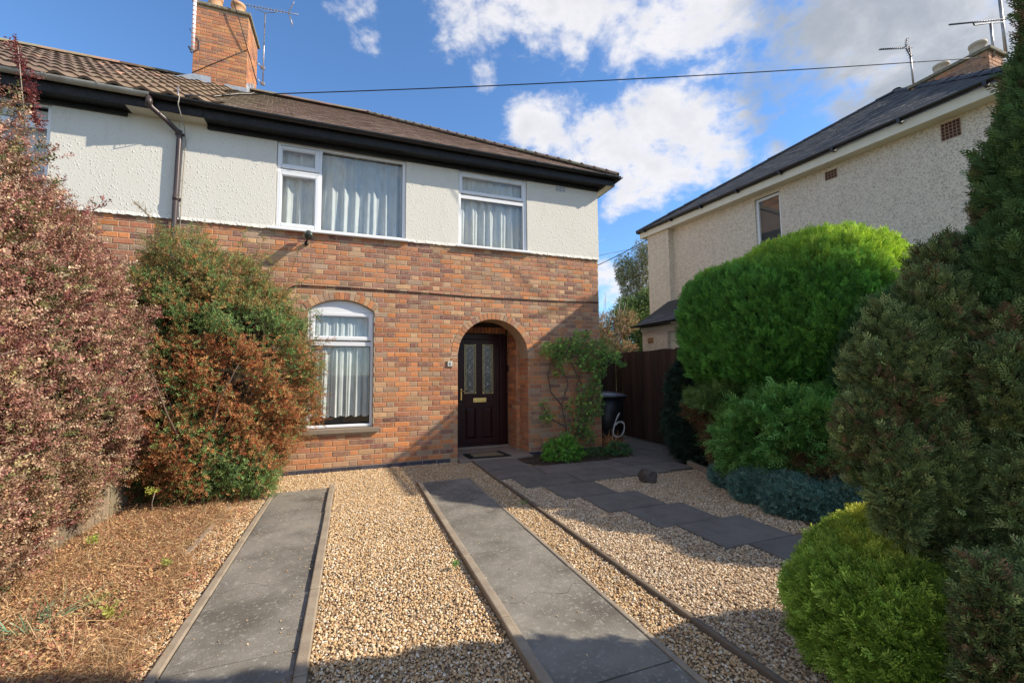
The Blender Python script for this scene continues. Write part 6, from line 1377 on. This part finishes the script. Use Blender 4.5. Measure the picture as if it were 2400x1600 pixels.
# -- climbing rose on the brickwork right of the porch
cl = plant('climbing_rose', 'leafy climbing plant on the brick wall right of the arch', 'climber', (3.7, 7.15, 0))
W7 = lambda x, y, Y=7.2: tuple(on(x * 2400 / 2352, y * 2400 / 2352, 1, Y))
vines = [[(1310, 1050), (1300, 980), (1290, 930), (1305, 880), (1290, 840), (1275, 810)], [(1310, 1050), (1325, 990), (1335, 930), (1325, 880), (1345, 830), (1365, 790), (1375, 760)], [(1325, 1000), (1350, 940), (1368, 890), (1380, 840), (1400, 825), (1428, 838)],
         [(1290, 930), (1265, 900), (1258, 860), (1272, 815), (1300, 785), (1320, 770)], [(1300, 980), (1262, 960), (1245, 930)], [(1335, 880), (1310, 830), (1320, 790), (1340, 770)], [(1345, 830), (1300, 810), (1260, 800)], [(1325, 990), (1340, 960), (1370, 930), (1378, 900)]]
mb = MB()
for v in vines: pts = [W7(x, y, 7.22 if i else 7.05) for i, (x, y) in enumerate(v)]; pts[0] = (pts[0][0], 7.1, 0.) if v[0][1] >= 1050 else pts[0]; mb.tube(pts, [.016 * (1 - .12 * i) for i in range(len(pts))], 6)
mb.build('stems', M['bark'], cl)
cp = []; cn = []
for (x, y, rx, ry, n_) in ((1265, 805, 22, 16, 60), (1300, 790, 20, 14, 55), (1330, 800, 24, 16, 70), (1335, 770, 20, 10, 40), (1370, 800, 22, 18, 75), (1400, 820, 22, 16, 75), (1425, 838, 10, 6, 16), (1290, 825, 20, 14, 45), (1345, 835, 22, 16, 60), (1375, 850, 16, 22, 55), (1365, 885, 14, 22, 45),
                         (1340, 905, 16, 20, 35), (1320, 935, 20, 18, 34), (1352, 945, 18, 26, 50), (1372, 930, 12, 26, 36), (1330, 980, 18, 24, 40), (1350, 1000, 16, 18, 34), (1255, 955, 14, 12, 26), (1248, 925, 8, 10, 8), (1280, 850, 14, 14, 22), (1300, 1010, 18, 18, 26), (1278, 790, 10, 12, 14)):
    for i in range(int(n_ * 1.7)):
        a = rng.uniform(0, 6.28); q = math.sqrt(rng.random()); cp.append(W7(x + 1.15 * rx * q * math.cos(a), y + 1.1 * ry * q * math.sin(a), 7.26 - .30 * rng.random() ** 1.5)); cn.append((rng.uniform(-.5, .5), -.8, .3))
cp = np.array(cp); scatter('foliage', 'rose', SP['rose'], cp, frames(np.array(cn), jitter=.5), rng.uniform(.45, .85, len(cp)), palette(len(cp), [(.20, .40, .09), (.28, .50, .11), (.12, .25, .07), (.46, .56, .15)], [2, 2, 1.8, 1.], .25), cl)
# -- small plants at its foot
def small(nm, label, cat, c, r, dens, key, cols, w, s, zf=1., jit=.5, upw=.6):
    o = plant(nm, label, cat, (c[0], c[1], 0)); b = [Blob(c, r, 2.)]; P, Nn, _ = sample_blobs(b, dens, .15, 8., .35, .01); scatter('foliage', key, SP[key], P, frames(Nn + UP * upw, jitter=jit), rng.uniform(s[0], s[1], len(P)), palette(len(P), cols, w, .18), o); stems(o, (c[0], c[1], 0), 4, r[2], r[0] * .6, 'twig', .006, 2, 'stem'); return o
small('leafy_plant', 'bright green leafy plant at the foot of the climber', 'plant', (3.42, 6.72, .12), (.36, .22, .24), 900, 'rose', [(.16, .42, .05), (.24, .52, .07), (.10, .28, .05)], [2, 2, 1], (.45, .8))
small('leafy_plant', 'small darker green plant beside the bin at the house corner', 'plant', (4.55, 6.72, .07), (.24, .18, .14), 1000, 'rose', [(.08, .20, .07), (.12, .26, .09)], [1, 1], (.4, .7))
small('leafy_plant', 'low green plant between the climber and the house corner', 'plant', (4.12, 6.78, .04), (.22, .14, .09), 900, 'rose', [(.09, .20, .06), (.13, .24, .08)], [1, 1], (.35, .6))
dg = plant('dried_grass_clump', 'rust brown dried grass clump in front of the bin', 'plant', (4.62, 7.05, 0)); n = 60
P = np.stack([rng.normal(4.60, .06, n), rng.normal(7.0, .04, n), np.full(n, .0)], 1); scatter('blades', 'upblade', SP['upblade'], P, frames(np.tile(UP, (n, 1)), jitter=.25), rng.uniform(.8, 1.35, n), palette(n, [(.60, .26, .10), (.48, .21, .09), (.68, .38, .16)], [1, 1, 1]), dg)
mb = MB(); mb.prism([(2.74, 7.31), (2.74, 6.72), (3.0, 6.42), (3.4, 6.395), (4.66, 6.46), (4.66, 7.31)][::-1], -.05, -.004); mb.build('planting_bed', M['soil'], None, kind='structure')
mb = MB(); mb.prism([(6.0, 2.2), (6.0, 5.9), (5.0, 5.5), (4.9, 4.8), (4.82, 4.2), (4.1, 2.9), (3.7, 2.2)], -.05, .02); mb.build('planting_bed', M['soil'], None, kind='structure')
# litter in the wall bed
n = 1500; P = np.stack([rng.uniform(2.78, 4.64, n), rng.uniform(6.45, 7.28, n), np.full(n, .0)], 1); scatter('leaf_litter', 'litter', SP['litter'], P, frames(np.tile(UP, (n, 1)), jitter=.3), rng.uniform(.8, 1.3, n), palette(n, [(.16, .10, .07), (.10, .07, .05), (.22, .15, .10)], [1, 1, 1]), None, label='brown leaf litter on the soil under the climbing plant', cat='litter')
# -- dry litter and straw in the left bed
def bedmask(x, y): lim = -1.27 + .30 * np.clip((4.6 - y) / 2.5, 0, 1) + .08 * np.sin(y * 5); return (x < lim)
n = 26000; x = rng.uniform(-2.35, -1.0, n); y = rng.uniform(1.2, 6.5, n); k = bedmask(x, y); x = x[k]; y = y[k]; P = np.stack([x, y, rng.uniform(.0, .05, len(x))], 1)
scatter('dry_grass', 'blade', SP['blade'], P, frames(np.tile(UP, (len(x), 1)), jitter=.35), rng.uniform(.5, 1.15, len(x)), palette(len(x), [(.60, .39, .19), (.52, .30, .15), (.66, .48, .28), (.40, .21, .11)], [2, 2, 1.4, 1], .2), None, label='tangled dry straw coloured grass on the bed beside the purple hedge', cat='dry grass')
n = 60000; x = rng.uniform(-2.3, -.93, n); y = rng.uniform(1.2, 6.4, n); k = (rng.random(n) < np.clip((-x - .9) * 1.6, .08, 1) * np.where(y < 4.2, 1, .35)); x = x[k]; y = y[k]; P = np.stack([x, y, rng.uniform(.008, .060, len(x)) * np.where(x > -1.3, .4, 1)], 1)
scatter('leaf_litter', 'litter', SP['litter'], P, frames(np.tile(UP, (len(x), 1)), jitter=.35), rng.uniform(.8, 1.5, len(x)), palette(len(x), [(.54, .24, .17), (.42, .20, .11), (.70, .46, .22), (.64, .38, .20), (.60, .46, .27)], [1.3, 1.2, 3, 1.5, 2.2], .22), None, label='fallen reddish leaves scattered over the left bed', cat='litter')
for (nm, lb, x_, y_, n_, cols, s0) in (('strap_leaf_plant', 'tuft of blue green strap leaves lying in the dry left bed', -1.72, 3.42, 10, [(.12, .24, .14), (.16, .28, .16)], 1.0), ('weed', 'small pale green weed among the litter behind the strap leaves', -1.50, 3.62, 16, [(.26, .34, .08), (.34, .40, .12)], .55)):
    o = plant(nm, lb, 'weed' if nm == 'weed' else 'plant', (x_, y_, 0)); P = np.stack([rng.normal(x_, .05, n_), rng.normal(y_, .06, n_), np.full(n_, .02)], 1); scatter('leaves', 'upblade', SP['upblade'], P, frames(np.tile([.3, -.2, .8], (n_, 1)), jitter=.35), rng.uniform(.6, 1.0, n_) * s0, palette(n_, cols, [1, 1]), o)
def seedling(label, x_, y_, s, cols, h=.12):
    o = plant('seedling', label, 'weed', (x_, y_, 0)); mb = MB(); mb.tube([(x_, y_, 0), (x_ - .01, y_, h * .6), (x_ + .01, y_, h)], .003, 5); mb.build('stem', M['bark_pale'], o)
    n_ = 7; P = np.stack([rng.normal(x_, .02 * s, n_), rng.normal(y_, .02 * s, n_), np.full(n_, h)], 1); scatter('leaves', 'rose', SP['rose'], P, frames(np.tile(UP, (n_, 1)), jitter=.6), rng.uniform(.5, .8, n_) * s, palette(n_, cols, [1] * len(cols)), o)
seedling('yellow green seedling on a pale stalk below the rusty shrub', -1.95, 5.72, 1.0, [(.40, .42, .07), (.46, .46, .10)], .26)
seedling('small yellow green seedling in the straw near the low fence', -2.02, 4.75, .9, [(.36, .44, .08)], .10)
seedling('broad leaved weed at the edge of the litter nearer the strip', -1.27, 4.05, .8, [(.30, .36, .08)], .08)
seedling('yellowish weed in the litter in front of the strap leaves', -1.32, 3.35, 1.0, [(.42, .40, .10), (.30, .34, .08)], .07)
seedling('small green weed in the joint at the near end of the left strip', -.30, 2.32, .9, [(.14, .28, .07), (.30, .20, .08)], .05)
seedling('tiny green weed in the gravel beside the second strip', .78, 3.35, .6, [(.18, .32, .08)], .03)
seedling('tiny green weed beside the timber edging', 1.84, 4.6, .6, [(.20, .34, .09)], .03)

# ================================================================== TREES BEHIND
def tree(label, x, y, h, rc, z0, cols, w, dens, seed, m='bark', trunk_r=.09, lean=0., key='tree', size=(.5, 1.), group='trees beyond the back gardens', name='garden_tree', drop=False, hollow=.35):
    t = plant(name, label, 'tree', (x, y, 0), group); r = random.Random(seed); mb = MB(); mb.tube([(x, y, 0), (x + lean * .3, y, h * .4), (x + lean, y, h * .85)], [trunk_r, trunk_r * .7, trunk_r * .25], 8)
    bl = []; g = np.random.default_rng(seed)
    for i in range(11):
        a = r.uniform(0, 6.28); q = rc * r.uniform(.25, .85); zz = z0 + (h - z0) * r.uniform(.05, .92); f = 1 - .45 * (zz - z0) / (h - z0); c = (x + lean * zz / h + math.cos(a) * q * f, y + math.sin(a) * q * f, zz); s = rc * r.uniform(.35, .55) * f; bl.append(Blob(c, (s, s, s * (1.5 if drop else 1.0)), 2.))
        mb.tube([(x + lean * .3, y, h * .3), ((x + c[0]) / 2, (y + c[1]) / 2, zz * .8), c], [trunk_r * .4, trunk_r * .25, .01], 5)
    mb.build('trunk', M[m], t); P, Nn, _ = sample_blobs(bl, dens, .25, 2.5, hollow + .3, .1)
    T = palette(len(P), cols, w, .2); scatter('crown', key, SP[key], P, frames(Nn + (-UP * 1.2 if drop else UP * .3), jitter=.5), rng.uniform(size[0], size[1], len(P)), T, t); return t
tree('green leafy tree standing behind the outhouse roof', 10.9, 14.5, 4.9, 1.7, 1.0, [(.16, .24, .06), (.22, .30, .08), (.10, .16, .05)], [2, 2, 1], 150, 1, key='tree', size=(.35, .75))
tree('pale brown leaved shrubby tree with bare pale stems beside the brick corner', 8.6, 13.0, 4.3, 1.05, .8, [(.44, .28, .14), (.36, .22, .12), (.30, .28, .12), (.20, .24, .09)], [2, 2, 1, 1], 170, 2, 'bark_pale', .04, size=(.22, .5))
tree('dark green bushy tree behind the pale brown one', 9.0, 15.5, 3.9, 1.6, .6, [(.08, .14, .05), (.14, .22, .07)], [1, 1], 150, 3, size=(.35, .7))
tree('drooping pale birch rising behind the eaves of the far house', 14.9, 19.5, 8.9, 1.9, 3.5, [(.34, .34, .16), (.40, .36, .20), (.24, .26, .12)], [1, 1, 1], 150, 4, 'bark_pale', .10, size=(.3, .6), drop=True)
tree('yellow green low shrub just above the gate top', 7.3, 11.2, 2.5, .8, .4, [(.30, .34, .10), (.20, .26, .08), (.44, .38, .16)], [1, 1, 1], 140, 5, 'bark_pale', .03, size=(.2, .4))
mb = MB(); r_ = random.Random(5)
for i in range(11): x = 8.5 + r_.uniform(-.5, .5); mb.tube([(x, 12.9, 0), (x + r_.uniform(-.15, .15), 12.9, 1.8), (x + r_.uniform(-.5, .5), 12.9 + r_.uniform(-.3, .3), r_.uniform(3.2, 4.4))], [.022, .016, .006], 5)
mb.build('bare_stems', M['bark_pale'], None, 'cluster of thin bare pale stems rising behind the dark gate', 'shrub')
